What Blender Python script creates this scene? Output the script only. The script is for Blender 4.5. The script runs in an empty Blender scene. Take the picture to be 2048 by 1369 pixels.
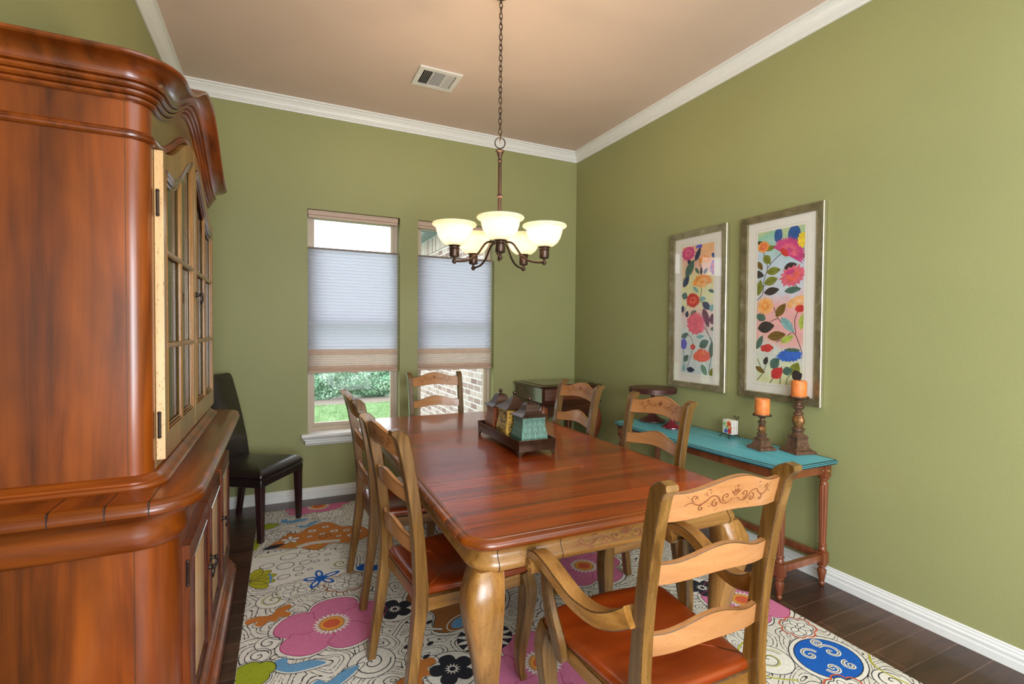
import bpy, bmesh, math, random
from mathutils import Vector, Matrix
from mathutils.geometry import tessellate_polygon
C = bpy.context.scene.collection
PI = math.pi
SC = bpy.context.scene
sin, cos = math.sin, math.cos

# ------------------------------------------------------------------ camera, world, lights, exposure
CAM_H = 1.42
F_PX, YAW, PITCH, ROLL = 983.83, 0.4440, -0.0236, 0.0084
def cam_axes():
    cy, sy, cp, sp = cos(YAW), sin(YAW), cos(PITCH), sin(PITCH)
    fwd = Vector((sy*cp, cy*cp, sp)); right = Vector((cy, -sy, 0)); up = right.cross(fwd)
    cr, sr = cos(ROLL), sin(ROLL)
    return right*cr + up*sr, -right*sr + up*cr, fwd
r_, u_, f_ = cam_axes()
cd = bpy.data.cameras.new('camera'); cam = bpy.data.objects.new('camera', cd); C.objects.link(cam)
cam.matrix_world = Matrix(((r_.x, u_.x, -f_.x, 0), (r_.y, u_.y, -f_.y, 0), (r_.z, u_.z, -f_.z, CAM_H), (0, 0, 0, 1)))
cd.sensor_width = 36; cd.lens = F_PX/2048*36; cd.clip_start = 0.02; cd.clip_end = 300
SC.camera = cam
SC.view_settings.view_transform = 'Standard'; SC.view_settings.look = 'None'
SC.view_settings.exposure = 0.36; SC.view_settings.gamma = 1.0

W = bpy.data.worlds.new('world'); SC.world = W; W.use_nodes = True
bg = W.node_tree.nodes['Background']; bg.inputs[0].default_value = (0.90, 0.95, 1.0, 1); bg.inputs[1].default_value = 2.9

def area(name, loc, target, sx, sy, energy, col, spread=None):
    l = bpy.data.lights.new(name, 'AREA'); l.shape = 'RECTANGLE'; l.size = sx; l.size_y = sy
    l.energy = energy; l.color = col
    o = bpy.data.objects.new(name, l); C.objects.link(o); o.location = loc
    o.rotation_euler = (Vector(target)-Vector(loc)).to_track_quat('-Z', 'Y').to_euler()
    return o
sun = bpy.data.lights.new('sun', 'SUN'); sun.energy = 1.0; sun.angle = 0.2; sun.color = (1, .97, .9)
so = bpy.data.objects.new('sun', sun); C.objects.link(so); so.rotation_euler = (math.radians(35), math.radians(-25), 0)
# first light: daylight from the windows of the adjoining room behind the camera
area('rear_window_light', (1.0, -2.3, 1.5), (1.3, 3.0, 1.1), 2.6, 1.9, 112, (.86, .94, 1.0))
area('right_wall_fill', (0.3, -1.2, 1.35), (2.8, 1.0, 0.95), 1.4, 1.3, 72, (.82, .92, 1.0))  # added fill aimed to brighten the right wall, no window stands here
area('rear_overhead_fill', (1.1, -0.6, 3.1), (1.1, -0.3, 0), 2.6, 2.0, 42, (.92, .96, 1.0))  # added soft fill from above, not a ceiling fixture

# ------------------------------------------------------------------ materials
MATS = {}
def srgb(r, g, b):
    f = lambda c: (c/255/12.92) if c/255 <= .04045 else ((c/255+.055)/1.055)**2.4
    return (f(r), f(g), f(b), 1)
def newmat(name):
    m = bpy.data.materials.new(name); m.use_nodes = True
    nt = m.node_tree; b = nt.nodes['Principled BSDF']
    MATS[name] = m
    return m, nt, b
def N(nt, t, **k):
    n = nt.nodes.new(t)
    for a, v in k.items(): setattr(n, a, v)
    return n
def L(nt, a, b): nt.links.new(a, b)
def coords(nt, scale=(1, 1, 1), rot=(0, 0, 0)):
    tc = N(nt, 'ShaderNodeTexCoord'); mp = N(nt, 'ShaderNodeMapping')
    L(nt, tc.outputs['Object'], mp.inputs[0]); mp.inputs['Scale'].default_value = scale; mp.inputs['Rotation'].default_value = rot
    return mp.outputs[0]
def ramp(nt, fac, stops):
    r = N(nt, 'ShaderNodeValToRGB'); L(nt, fac, r.inputs[0]); e = r.color_ramp.elements
    e[0].position, e[0].color = stops[0]; e[1].position, e[1].color = stops[-1]
    for p, c in stops[1:-1]:
        x = e.new(p); x.color = c
    return r.outputs[0]
def noise(nt, vec, scale, detail=4, rough=.55, dist=0):
    n = N(nt, 'ShaderNodeTexNoise'); L(nt, vec, n.inputs['Vector']); n.inputs['Scale'].default_value = scale
    n.inputs['Detail'].default_value = detail; n.inputs['Roughness'].default_value = rough; n.inputs['Distortion'].default_value = dist
    return n.outputs[0]
def bump(nt, b, h, s, d=.01):
    bn = N(nt, 'ShaderNodeBump'); bn.inputs['Strength'].default_value = s; bn.inputs['Distance'].default_value = d
    L(nt, h, bn.inputs['Height']); L(nt, bn.outputs[0], b.inputs['Normal'])
def mixc(nt, fac, a, b, mode='MIX'):
    m = N(nt, 'ShaderNodeMix', data_type='RGBA', blend_type=mode)
    if isinstance(fac, float): m.inputs[0].default_value = fac
    else: L(nt, fac, m.inputs[0])
    for s, v in ((6, a), (7, b)):
        if isinstance(v, tuple): m.inputs[s].default_value = v
        else: L(nt, v, m.inputs[s])
    return m.outputs[2]
def math_(nt, op, a, b=None):
    m = N(nt, 'ShaderNodeMath', operation=op)
    for i, v in ((0, a), (1, b)):
        if v is None: continue
        if isinstance(v, (int, float)): m.inputs[i].default_value = v
        else: L(nt, v, m.inputs[i])
    return m.outputs[0]
def plain(name, col, rough=.5, metal=0, coat=0, var=.12, scale=25, bs=0, bscale=200, spec=.5):
    m, nt, b = newmat(name)
    v = coords(nt)
    n = noise(nt, v, scale)
    c2 = tuple(x*(1-var) for x in col[:3])+(1,); c1 = tuple(min(1, x*(1+var)) for x in col[:3])+(1,)
    L(nt, ramp(nt, n, [(.3, c2), (.7, c1)]), b.inputs['Base Color'])
    b.inputs['Roughness'].default_value = rough; b.inputs['Metallic'].default_value = metal
    b.inputs['Coat Weight'].default_value = coat; b.inputs['Specular IOR Level'].default_value = spec
    if bs: bump(nt, b, noise(nt, v, bscale, 3), bs, .002)
    return m
def wood(name, dark, mid, light, axis='z', scale=14, stretch=.08, rough=.3, coat=.3, mott=.35, spots=None):
    m, nt, b = newmat(name)
    s = {'x': (stretch, 1, 1), 'y': (1, stretch, 1), 'z': (1, 1, stretch)}[axis]
    v = coords(nt, s); n = noise(nt, v, scale, 6, .6, .6)
    col = ramp(nt, n, [(.22, dark), (.45, mid), (.75, light)])
    s2 = {'x': (.35, 1, 1), 'y': (1, .35, 1), 'z': (1, 1, .35)}[axis]
    n2 = noise(nt, coords(nt, s2), 4.5, 3, .6, .3)
    g = ramp(nt, n2, [(.3, (1-mott,)*3+(1,)), (.65, (1, 1, 1, 1))])
    col = mixc(nt, 1.0, col, g, 'MULTIPLY')
    if spots:
        n3 = noise(nt, coords(nt, s2), 230, 2, .5)
        col = mixc(nt, ramp(nt, n3, [(.60, (0, 0, 0, 1)), (.72, (.6, .6, .6, 1))]), col, spots)
    L(nt, col, b.inputs['Base Color'])
    b.inputs['Roughness'].default_value = rough; b.inputs['Coat Weight'].default_value = coat
    b.inputs['Coat Roughness'].default_value = .12
    bump(nt, b, n, .12, .002)
    return m

# paint, floor
def make_paint(name, col):
    m, nt, b = newmat(name); v = coords(nt)
    n = noise(nt, v, 1.2, 2)
    L(nt, ramp(nt, n, [(.3, tuple(x*.96 for x in col[:3])+(1,)), (.7, tuple(x*1.04 for x in col[:3])+(1,))]), b.inputs['Base Color'])
    b.inputs['Roughness'].default_value = .55; b.inputs['Specular IOR Level'].default_value = .35
    bump(nt, b, noise(nt, v, 190, 3), .25, .003)
    return m
WALL = make_paint('wall_paint', srgb(149, 148, 99))
CEIL = make_paint('ceiling_paint', srgb(208, 184, 168))
WHITE = plain('white_trim', srgb(226, 223, 218), .35, var=.02)
def make_floor():
    m, nt, b = newmat('floor_planks')
    v = coords(nt)
    br = N(nt, 'ShaderNodeTexBrick'); L(nt, v, br.inputs[0]); br.offset = .37
    br.inputs['Scale'].default_value = 1; br.inputs['Brick Width'].default_value = 1.2; br.inputs['Row Height'].default_value = .125
    br.inputs['Mortar Size'].default_value = .0016; br.inputs['Mortar Smooth'].default_value = .1
    br.inputs['Color1'].default_value = srgb(58, 36, 27); br.inputs['Color2'].default_value = srgb(84, 54, 40); br.inputs['Mortar'].default_value = srgb(118, 92, 76)
    n = noise(nt, coords(nt, (.12, 1, 1)), 22, 6, .65, .8)
    g = ramp(nt, n, [(.3, (.55, .5, .5, 1)), (.7, (1.3, 1.25, 1.2, 1))])
    L(nt, mixc(nt, 1.0, br.outputs[0], g, 'MULTIPLY'), b.inputs['Base Color'])
    b.inputs['Roughness'].default_value = .38; b.inputs['Coat Weight'].default_value = .15
    bump(nt, b, n, .25, .003)
    return m
FLOOR = make_floor()
CH_D, CH_M, CH_L = srgb(52, 20, 3), srgb(124, 54, 6), srgb(162, 78, 12)
CHERRY_Z = wood('cherry_wood_upright', CH_D, CH_M, CH_L, 'z', rough=.3, coat=.2, mott=.58)
CHERRY_X = wood('cherry_wood_cross', CH_D, CH_M, CH_L, 'x', rough=.3, coat=.2, mott=.5)
CHERRY_Y = wood('cherry_wood_lengthwise', CH_D, CH_M, CH_L, 'y', rough=.3, coat=.25, mott=.5)
SEATW = wood('cherry_seat_wood', srgb(84, 26, 6), srgb(140, 52, 10), srgb(172, 72, 16), 'x', scale=7, rough=.3, coat=.25, mott=.55)
DKCH = wood('dark_cherry_wood', srgb(42, 18, 12), srgb(74, 32, 22), srgb(96, 48, 32), 'y', rough=.25, coat=.6, mott=.3)
GLAZE = plain('dark_glaze_edge', srgb(78, 50, 22), .4, var=.45, scale=90)
DGROOVE = plain('dark_groove', srgb(38, 20, 14), .5, var=.2)
G_D, G_M, G_L = srgb(92, 56, 18), srgb(150, 100, 44), srgb(184, 132, 70)
GOLD_Z = wood('antiqued_pine_upright', G_D, G_M, G_L, 'z', 26, .06, .32, .25, .42, srgb(84, 52, 24))
GOLD_X = wood('antiqued_pine_cross', G_D, G_M, G_L, 'x', 26, .06, .32, .25, .35, srgb(84, 52, 24))
GOLD_S = wood('antiqued_pine_slat', srgb(140, 86, 44), srgb(176, 118, 70), srgb(192, 136, 86), 'x', 18, .08, .34, .25, .25, srgb(150, 98, 56))
POSTW = wood('antiqued_pine_post', srgb(56, 34, 10), srgb(114, 76, 30), srgb(156, 112, 56), 'z', 34, .05, .32, .25, .5, srgb(70, 44, 18))
GOLD_Y = wood('antiqued_pine_long', G_D, G_M, G_L, 'y', 26, .06, .32, .25, .35, srgb(84, 52, 24))
PINE = wood('pale_pine_stile', srgb(196, 140, 84), srgb(222, 176, 122), srgb(234, 196, 148), 'z', 30, .05, .35, .2, .25, srgb(120, 76, 40))
PINEIN = wood('honey_pine_panel', srgb(150, 104, 52), srgb(186, 138, 78), srgb(206, 160, 98), 'z', 24, .06, .4, .1, .25)
def make_tabletop():
    m, nt, b = newmat('table_top_planks')
    n = noise(nt, coords(nt, (.08, 1, 1)), 12, 6, .6, .6)
    col = ramp(nt, n, [(.25, srgb(92, 30, 4)), (.5, srgb(144, 54, 8)), (.75, srgb(176, 76, 14))])
    tc = N(nt, 'ShaderNodeTexCoord'); sx = N(nt, 'ShaderNodeSeparateXYZ'); L(nt, tc.outputs['Object'], sx.inputs[0])
    t = math_(nt, 'DIVIDE', sx.outputs[1], .128)
    fl = math_(nt, 'FLOOR', t); fr = math_(nt, 'FRACT', t)
    wn = N(nt, 'ShaderNodeTexWhiteNoise', noise_dimensions='1D'); L(nt, fl, wn.inputs['W'])
    col = mixc(nt, 1.0, col, ramp(nt, wn.outputs[0], [(0, (.74, .70, .70, 1)), (1, (1.12, 1.1, 1.1, 1))]), 'MULTIPLY')
    ax = math_(nt, 'ABSOLUTE', sx.outputs[0]); inb = math_(nt, 'LESS_THAN', ax, .565)
    seam = math_(nt, 'MULTIPLY', math_(nt, 'LESS_THAN', fr, .026), inb)
    col = mixc(nt, seam, col, srgb(40, 14, 6))
    L(nt, col, b.inputs['Base Color'])
    b.inputs['Roughness'].default_value = .27; b.inputs['Coat Weight'].default_value = .4; b.inputs['Coat Roughness'].default_value = .08
    wav = noise(nt, coords(nt, (.5, 6, 1)), 6, 2)
    h = math_(nt, 'SUBTRACT', math_(nt, 'ADD', math_(nt, 'MULTIPLY', n, .25), math_(nt, 'MULTIPLY', wav, .5)), math_(nt, 'MULTIPLY', seam, .8))
    bump(nt, b, h, .25, .004)
    return m
TABLETOP = make_tabletop()
LEATHER = plain('dark_brown_leather', srgb(30, 19, 20), .28, var=.25, scale=12, bs=.25, bscale=260, coat=.2)
DKLEG = plain('espresso_wood', srgb(44, 22, 22), .3, var=.25, coat=.3)
BRONZE = plain('oil_rubbed_bronze', srgb(74, 54, 44), .36, .6, var=.3, scale=30)
IRON = plain('dark_iron', srgb(58, 46, 40), .38, .7, var=.25)
TRAYM = plain('bronze_tray_metal', srgb(74, 50, 36), .3, .65, var=.35, scale=20)
LIDM = plain('canister_lid_metal', srgb(82, 62, 54), .24, .8, var=.3, scale=20)
JARG = plain('sage_canister_paint', srgb(108, 146, 130), .4, var=.12)
JARY = plain('mustard_canister_paint', srgb(206, 160, 72), .4, var=.2)
JARR = plain('rust_canister_paint', srgb(140, 74, 44), .45, var=.2)
SCROLL = plain('embossed_scroll_dark', srgb(38, 42, 36), .5, .2)
TURQ = wood('turquoise_paint', srgb(62, 146, 160), srgb(86, 170, 184), srgb(104, 184, 196), 'y', 20, .05, .38, .15, .12)
TURQD = plain('distressed_turquoise_edge', srgb(34, 60, 62), .45, var=.7, scale=70)
MAHOG = wood('mahogany_console', srgb(78, 34, 18), srgb(122, 62, 34), srgb(150, 82, 46), 'z', 20, .1, .28, .4, .3)
CABW = wood('dark_cabinet_wood', srgb(40, 20, 12), srgb(66, 34, 20), srgb(86, 48, 28), 'x', 14, .1, .2, .6, .3)
CANDLE = plain('orange_candle_wax', srgb(226, 128, 62), .5, var=.2, scale=30)
MATS['orange_candle_wax'].node_tree.nodes['Principled BSDF'].inputs['Subsurface Weight'].default_value = .25
MATS['orange_candle_wax'].node_tree.nodes['Principled BSDF'].inputs['Subsurface Radius'].default_value = (.02, .01, .005)
HOLD = plain('antique_bronze_resin', srgb(104, 74, 56), .42, .35, var=.45, scale=60)
HOLDG = plain('gilded_resin', srgb(134, 92, 52), .38, .5, var=.4, scale=60)
STANDM = plain('brown_stand_metal', srgb(84, 44, 38), .38, .3, var=.25)
STANDR = plain('burgundy_stand_glaze', srgb(112, 34, 42), .25, .1, coat=.4)
def make_frame():
    m, nt, b = newmat('champagne_silver_leaf'); v = coords(nt)
    n = noise(nt, v, 14, 5, .65, .5)
    L(nt, ramp(nt, n, [(.3, srgb(108, 98, 70)), (.55, srgb(146, 134, 102)), (.75, srgb(182, 172, 146))]), b.inputs['Base Color'])
    b.inputs['Metallic'].default_value = .65; b.inputs['Roughness'].default_value = .38
    bump(nt, b, n, .2, .002); return m
LEAF = make_frame()
LEAFE = plain('bright_silver_bead', srgb(196, 184, 156), .34, .8, var=.08)
MATB = plain('cream_mat_board', srgb(232, 224, 212), .8, var=.02)
VINYL = plain('tan_window_vinyl', srgb(190, 172, 150), .45, var=.04)
RAILM = plain('tan_blind_rail', srgb(190, 160, 140), .45, var=.05)
def fabric(name, col, tl):
    m, nt, b = newmat(name); out = nt.nodes['Material Output']
    n = noise(nt, coords(nt, (1, 1, 6)), 60, 4)
    c = ramp(nt, n, [(.3, tuple(x*.94 for x in col[:3])+(1,)), (.7, col)])
    L(nt, c, b.inputs['Base Color']); b.inputs['Roughness'].default_value = .9; b.inputs['Specular IOR Level'].default_value = .1
    t = N(nt, 'ShaderNodeBsdfTranslucent'); L(nt, c, t.inputs[0])
    mx = N(nt, 'ShaderNodeMixShader'); mx.inputs[0].default_value = tl
    L(nt, b.outputs[0], mx.inputs[1]); L(nt, t.outputs[0], mx.inputs[2]); L(nt, mx.outputs[0], out.inputs[0])
    return m
SHADEF = fabric('cellular_shade_fabric', srgb(232, 233, 242), .84)
SHADES_ = fabric('stacked_shade_fabric', srgb(238, 222, 210), .7)
SHADEC = fabric('cream_shade_fabric', srgb(240, 232, 226), .78)
SEAM = plain('shade_seam', srgb(176, 176, 182), .9, var=.05)
SEAMT = plain('tan_shade_seam', srgb(190, 156, 136), .9, var=.05)
def glass(name, tint=(1, 1, 1, 1), gl=.12):
    m, nt, b = newmat(name); out = nt.nodes['Material Output']; nt.nodes.remove(b)
    t = N(nt, 'ShaderNodeBsdfTransparent'); t.inputs[0].default_value = tint
    g = N(nt, 'ShaderNodeBsdfGlossy'); g.inputs['Roughness'].default_value = .03
    lw = N(nt, 'ShaderNodeLayerWeight'); lw.inputs[0].default_value = .5
    fr = math_(nt, 'ADD', math_(nt, 'MULTIPLY', math_(nt, 'POWER', lw.outputs['Facing'], 4.5), .8), .035)
    mx = N(nt, 'ShaderNodeMixShader'); L(nt, fr, mx.inputs[0])
    L(nt, t.outputs[0], mx.inputs[1]); L(nt, g.outputs[0], mx.inputs[2]); L(nt, mx.outputs[0], out.inputs[0])
    return m
GLASS = glass('clear_window_glass')
CGLASS = glass('seeded_cabinet_glass', (.80, .86, .84, 1))
def shade_glass():
    m, nt, b = newmat('alabaster_shade_glass'); out = nt.nodes['Material Output']
    n = noise(nt, coords(nt), 14, 3)
    c = ramp(nt, n, [(.3, srgb(246, 236, 214)), (.7, srgb(252, 246, 230))])
    L(nt, c, b.inputs['Base Color']); b.inputs['Roughness'].default_value = .3
    L(nt, c, b.inputs['Emission Color']); b.inputs['Emission Strength'].default_value = .12
    t = N(nt, 'ShaderNodeBsdfTranslucent'); L(nt, c, t.inputs[0])
    mx = N(nt, 'ShaderNodeMixShader'); mx.inputs[0].default_value = .6
    L(nt, b.outputs[0], mx.inputs[1]); L(nt, t.outputs[0], mx.inputs[2]); L(nt, mx.outputs[0], out.inputs[0])
    return m
SHADEG = shade_glass()
BULB = plain('frosted_bulb', srgb(255, 240, 210), .4, var=.01)
_b = BULB.node_tree.nodes['Principled BSDF']; _b.inputs['Emission Color'].default_value = (1, .85, .6, 1); _b.inputs['Emission Strength'].default_value = 4
def brickmat(name, w, h, soldier=False):
    m, nt, b = newmat(name)
    tc = N(nt, 'ShaderNodeTexCoord'); sx = N(nt, 'ShaderNodeSeparateXYZ'); L(nt, tc.outputs['Object'], sx.inputs[0])
    cb = N(nt, 'ShaderNodeCombineXYZ'); L(nt, sx.outputs[1], cb.inputs[0]); L(nt, sx.outputs[2], cb.inputs[1])
    br = N(nt, 'ShaderNodeTexBrick'); L(nt, cb.outputs[0], br.inputs[0]); br.offset = 0 if soldier else .5
    br.inputs['Scale'].default_value = 1; br.inputs['Brick Width'].default_value = w; br.inputs['Row Height'].default_value = h
    br.inputs['Mortar Size'].default_value = .009; br.inputs['Bias'].default_value = -.1
    br.inputs['Color1'].default_value = srgb(186, 170, 162); br.inputs['Color2'].default_value = srgb(124, 92, 86); br.inputs['Mortar'].default_value = srgb(206, 204, 202)
    n = noise(nt, tc.outputs['Object'], 30, 4)
    L(nt, mixc(nt, 1.0, br.outputs[0], ramp(nt, n, [(.3, (.78, .78, .8, 1)), (.7, (1.1, 1.08, 1.08, 1))]), 'MULTIPLY'), b.inputs['Base Color'])
    b.inputs['Roughness'].default_value = .9
    return m
BRICK = brickmat('washed_brick', .24, .085); SOLDIER = brickmat('soldier_brick', .085, .5, True)
SOFFIT = plain('blue_grey_soffit', srgb(112, 128, 140), .6, var=.03)
LAWN = plain('lawn_green', srgb(136, 166, 118), .95, var=.35, scale=14)
BLADE = plain('grass_blade_green', srgb(148, 180, 130), .8, var=.3, scale=4)
MULCH = plain('grey_mulch', srgb(150, 138, 128), .95, var=.35, scale=30)
HEDGE = plain('hedge_leaf_green', srgb(104, 150, 120), .6, var=.45, scale=6)
HEDGEL = plain('pale_hedge_leaf', srgb(168, 204, 172), .6, var=.3, scale=6)
BARK = plain('bark_brown', srgb(96, 84, 74), .9, var=.3)
BLACK = plain('black_void', srgb(12, 11, 10), .8, var=.1)
VENTW = plain('white_vent_metal', srgb(216, 212, 206), .45, var=.03)

# ------------------------------------------------------------------ mesh helpers
class MB:
    def __init__(s): s.v = []; s.f = []; s.m = []
    def add(s, vs, fs, mat=0):
        o = len(s.v); s.v += [tuple(p) for p in vs]
        for i, f in enumerate(fs):
            s.f.append(tuple(o+k for k in f)); s.m.append(mat[i] if isinstance(mat, list) else mat)
    def box(s, x0, x1, y0, y1, z0, z1, mat=0, M=None):
        v = [Vector((x, y, z)) for z in (z0, z1) for y in (y0, y1) for x in (x0, x1)]
        if M: v = [M @ p for p in v]
        s.add(v, [(0, 2, 3, 1), (4, 5, 7, 6), (0, 1, 5, 4), (2, 6, 7, 3), (0, 4, 6, 2), (1, 3, 7, 5)], mat)
        return s
    def rbox(s, x0, x1, y0, y1, z0, z1, r=.005, mat=0, emat=None):
        em = mat if emat is None else emat
        o = rrect(x0, x1, y0, y1, r*1.001, 2)
        s.mold(o, [(-r, z0), (0, z0+r), (0, z1-r), (-r, z1)], [em, mat, em], cap0=True, cap1=True, capmat=mat)
        return s
    def loft(s, secs, mats=0, cap=True, closed=False):
        n = len(secs[0]); vs = [p for sec in secs for p in sec]; fs = []; ms = []
        k = len(secs)
        for i in range(k if closed else k-1):
            for j in range(n):
                j2 = (j+1) % n; i2 = (i+1) % k
                fs.append((i*n+j, i*n+j2, i2*n+j2, i2*n+j)); ms.append(mats[j % len(mats)] if isinstance(mats, list) else mats)
        if cap and not closed:
            c = mats[0] if isinstance(mats, list) else mats
            fs.append(tuple(reversed(range(n)))); fs.append(tuple((k-1)*n+j for j in range(n))); ms += [c, c]
        s.add(vs, fs, ms); return s
    def grid(s, rows, mat=0, closed=False):
        n = len(rows[0]); vs = [p for r in rows for p in r]; fs = []
        for i in range(len(rows)-1):
            for j in range(n if closed else n-1):
                j2 = (j+1) % n
                fs.append((i*n+j, i*n+j2, (i+1)*n+j2, (i+1)*n+j))
        s.add(vs, fs, mat); return s
    def lathe(s, prof, c=(0, 0, 0), seg=24, mat=0, flute=None, axis=None, sq=None):
        rows = []
        for r, z in prof:
            row = []
            for k in range(seg):
                a = 2*PI*k/seg; rr = r
                if flute and flute[0] < z < flute[1]: rr = r*(1-.13*abs(cos(flute[2]*a/2)))
                p = Vector((rr*cos(a), rr*sin(a), z))
                if axis: p = axis @ p
                row.append(p+Vector(c))
            rows.append(row)
        s.grid(rows, mat, True)
        n = seg; o = len(s.v)-len(rows)*n
        for i0, rev in ((0, True), (len(rows)-1, False)):
            if prof[i0][0] > 1e-5:
                idx = [o+i0*n+j for j in range(n)]
                s.f.append(tuple(reversed(idx)) if rev else tuple(idx)); s.m.append(mat)
        return s
    def tube(s, path, r, seg=8, mat=0, closed=False):
        P = [Vector(p) for p in path]; secs = []; n = len(P); prev = None
        for i, p in enumerate(P):
            t = (P[(i+1) % n]-P[i-1]) if closed or 0 < i < n-1 else (P[1]-P[0] if i == 0 else P[-1]-P[-2])
            t.normalize()
            if prev is None:
                a = t.cross(Vector((0, 0, 1)))
                if a.length < .05: a = t.cross(Vector((1, 0, 0)))
            else: a = prev-t*prev.dot(t)
            a.normalize(); prev = a; b = t.cross(a)
            rr = r[i] if isinstance(r, (list, tuple)) else r
            secs.append([p+a*cos(2*PI*k/seg)*rr+b*sin(2*PI*k/seg)*rr for k in range(seg)])
        return s.loft(secs, mat, True, closed)
    def bar(s, path, side, w, t, ch=.004, mats=(0, 0)):
        """rectangular member with chamfered edges; w along side, t across"""
        P = [Vector(p) for p in path]; secs = []; n = len(P)
        g = lambda q, i: q[i] if isinstance(q, (list, tuple)) else q
        for i, p in enumerate(P):
            tg = P[1]-P[0] if i == 0 else (P[-1]-P[-2] if i == n-1 else P[i+1]-P[i-1])
            tg.normalize(); sd = Vector(side); sd = (sd-tg*sd.dot(tg)).normalized(); nr = tg.cross(sd)
            secs.append(rsec(p, sd*(g(w, i)/2), nr*(g(t, i)/2), ch))
        return s.loft(secs, [mats[0], mats[1]])
    def mold(s, path, prof, mats=0, closed=True, cap0=False, cap1=False, dz=None, capmat=0):
        """path: list of (x,y,nx,ny); prof: list of (out,z)"""
        rows = []
        for (x, y, nx, ny) in path:
            d = dz(x, y) if dz else 0
            rows.append([(x+nx*o, y+ny*o, z+d*(w[0] if w else 1)) for (o, z, *w) in prof])
        n = len(prof); k = len(rows); vs = [p for r in rows for p in r]; fs = []; ms = []
        for i in range(k if closed else k-1):
            i2 = (i+1) % k
            for j in range(n-1):
                fs.append((i*n+j, i2*n+j, i2*n+j+1, i*n+j+1)); ms.append(mats[j % len(mats)] if isinstance(mats, list) else mats)
        if cap1: fs.append(tuple(i*n+n-1 for i in range(k))); ms.append(capmat)
        if cap0: fs.append(tuple(reversed([i*n for i in range(k)]))); ms.append(capmat)
        s.add(vs, fs, ms); return s
    def build(s, name, mats, parent=None, angle=35, loc=None, recalc=True):
        me = bpy.data.meshes.new(name); me.from_pydata([tuple(p) for p in s.v], [], s.f)
        if not isinstance(mats, (list, tuple)): mats = [mats]
        for m in mats: me.materials.append(m)
        me.polygons.foreach_set('material_index', s.m)
        me.polygons.foreach_set('use_smooth', [True]*len(s.f))
        me.update()
        if recalc:
            bm = bmesh.new(); bm.from_mesh(me); bmesh.ops.recalc_face_normals(bm, faces=bm.faces); bm.to_mesh(me); bm.free()
        me.set_sharp_from_angle(angle=math.radians(angle))
        o = bpy.data.objects.new(name, me); C.objects.link(o)
        if parent: o.parent = parent
        if loc: o.location = loc
        return o
def rsec(p, a, b, ch):
    la, lb = a.length, b.length; c = min(ch, la*.6, lb*.6); a1 = a*((la-c)/la); b1 = b*((lb-c)/lb)
    return [p-a1-b, p+a1-b, p+a-b1, p+a+b1, p+a1+b, p-a1+b, p-a+b1, p-a-b1]
def rrect(x0, x1, y0, y1, r, n=6):
    out = []
    for cx, cy, a0 in ((x1-r, y0+r, -PI/2), (x1-r, y1-r, 0), (x0+r, y1-r, PI/2), (x0+r, y0+r, PI)):
        for k in range(n+1):
            a = a0+PI/2*k/n; out.append((cx+r*cos(a), cy+r*sin(a), cos(a), sin(a)))
    return out
def outline(pts):
    n = len(pts); out = []
    for i in range(n):
        a, b, c = pts[i-1], pts[i], pts[(i+1) % n]
        t = Vector((c[0]-a[0], c[1]-a[1])).normalized()
        out.append((b[0], b[1], t.y, -t.x))
    return out
def lerp_path(pts, n):
    """Catmull-Rom through points"""
    P = [Vector(p) for p in pts]; out = []
    for i in range(len(P)-1):
        p0 = P[max(i-1, 0)]; p1 = P[i]; p2 = P[i+1]; p3 = P[min(i+2, len(P)-1)]
        for k in range(n):
            t = k/n
            out.append(.5*((2*p1)+(p2-p0)*t+(2*p0-5*p1+4*p2-p3)*t*t+(3*p1-p0-3*p2+p3)*t**3))
    out.append(P[-1]); return out
def thing(name, label, cat, loc=(0, 0, 0), rz=0, group=None):
    o = bpy.data.objects.new(name, None); C.objects.link(o); o.location = loc; o.rotation_euler = (0, 0, rz)
    o.empty_display_size = .1
    return tag(o, label, cat, group)
def tag(o, label, cat, group=None):
    o['label'] = label; o['category'] = cat
    if group: o['group'] = group
    return o
def struct(o): o['kind'] = 'structure'; return o
def dup(o, loc, rz, label, name=None):
    def cp(src, par):
        c = src.copy(); C.objects.link(c); c.parent = par
        for ch in [x for x in bpy.data.objects if x.parent == src and x != c]: cp(ch, c)
        return c
    c = cp(o, None); c.location = loc; c.rotation_euler = (0, 0, rz); c['label'] = label
    return c
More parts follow.
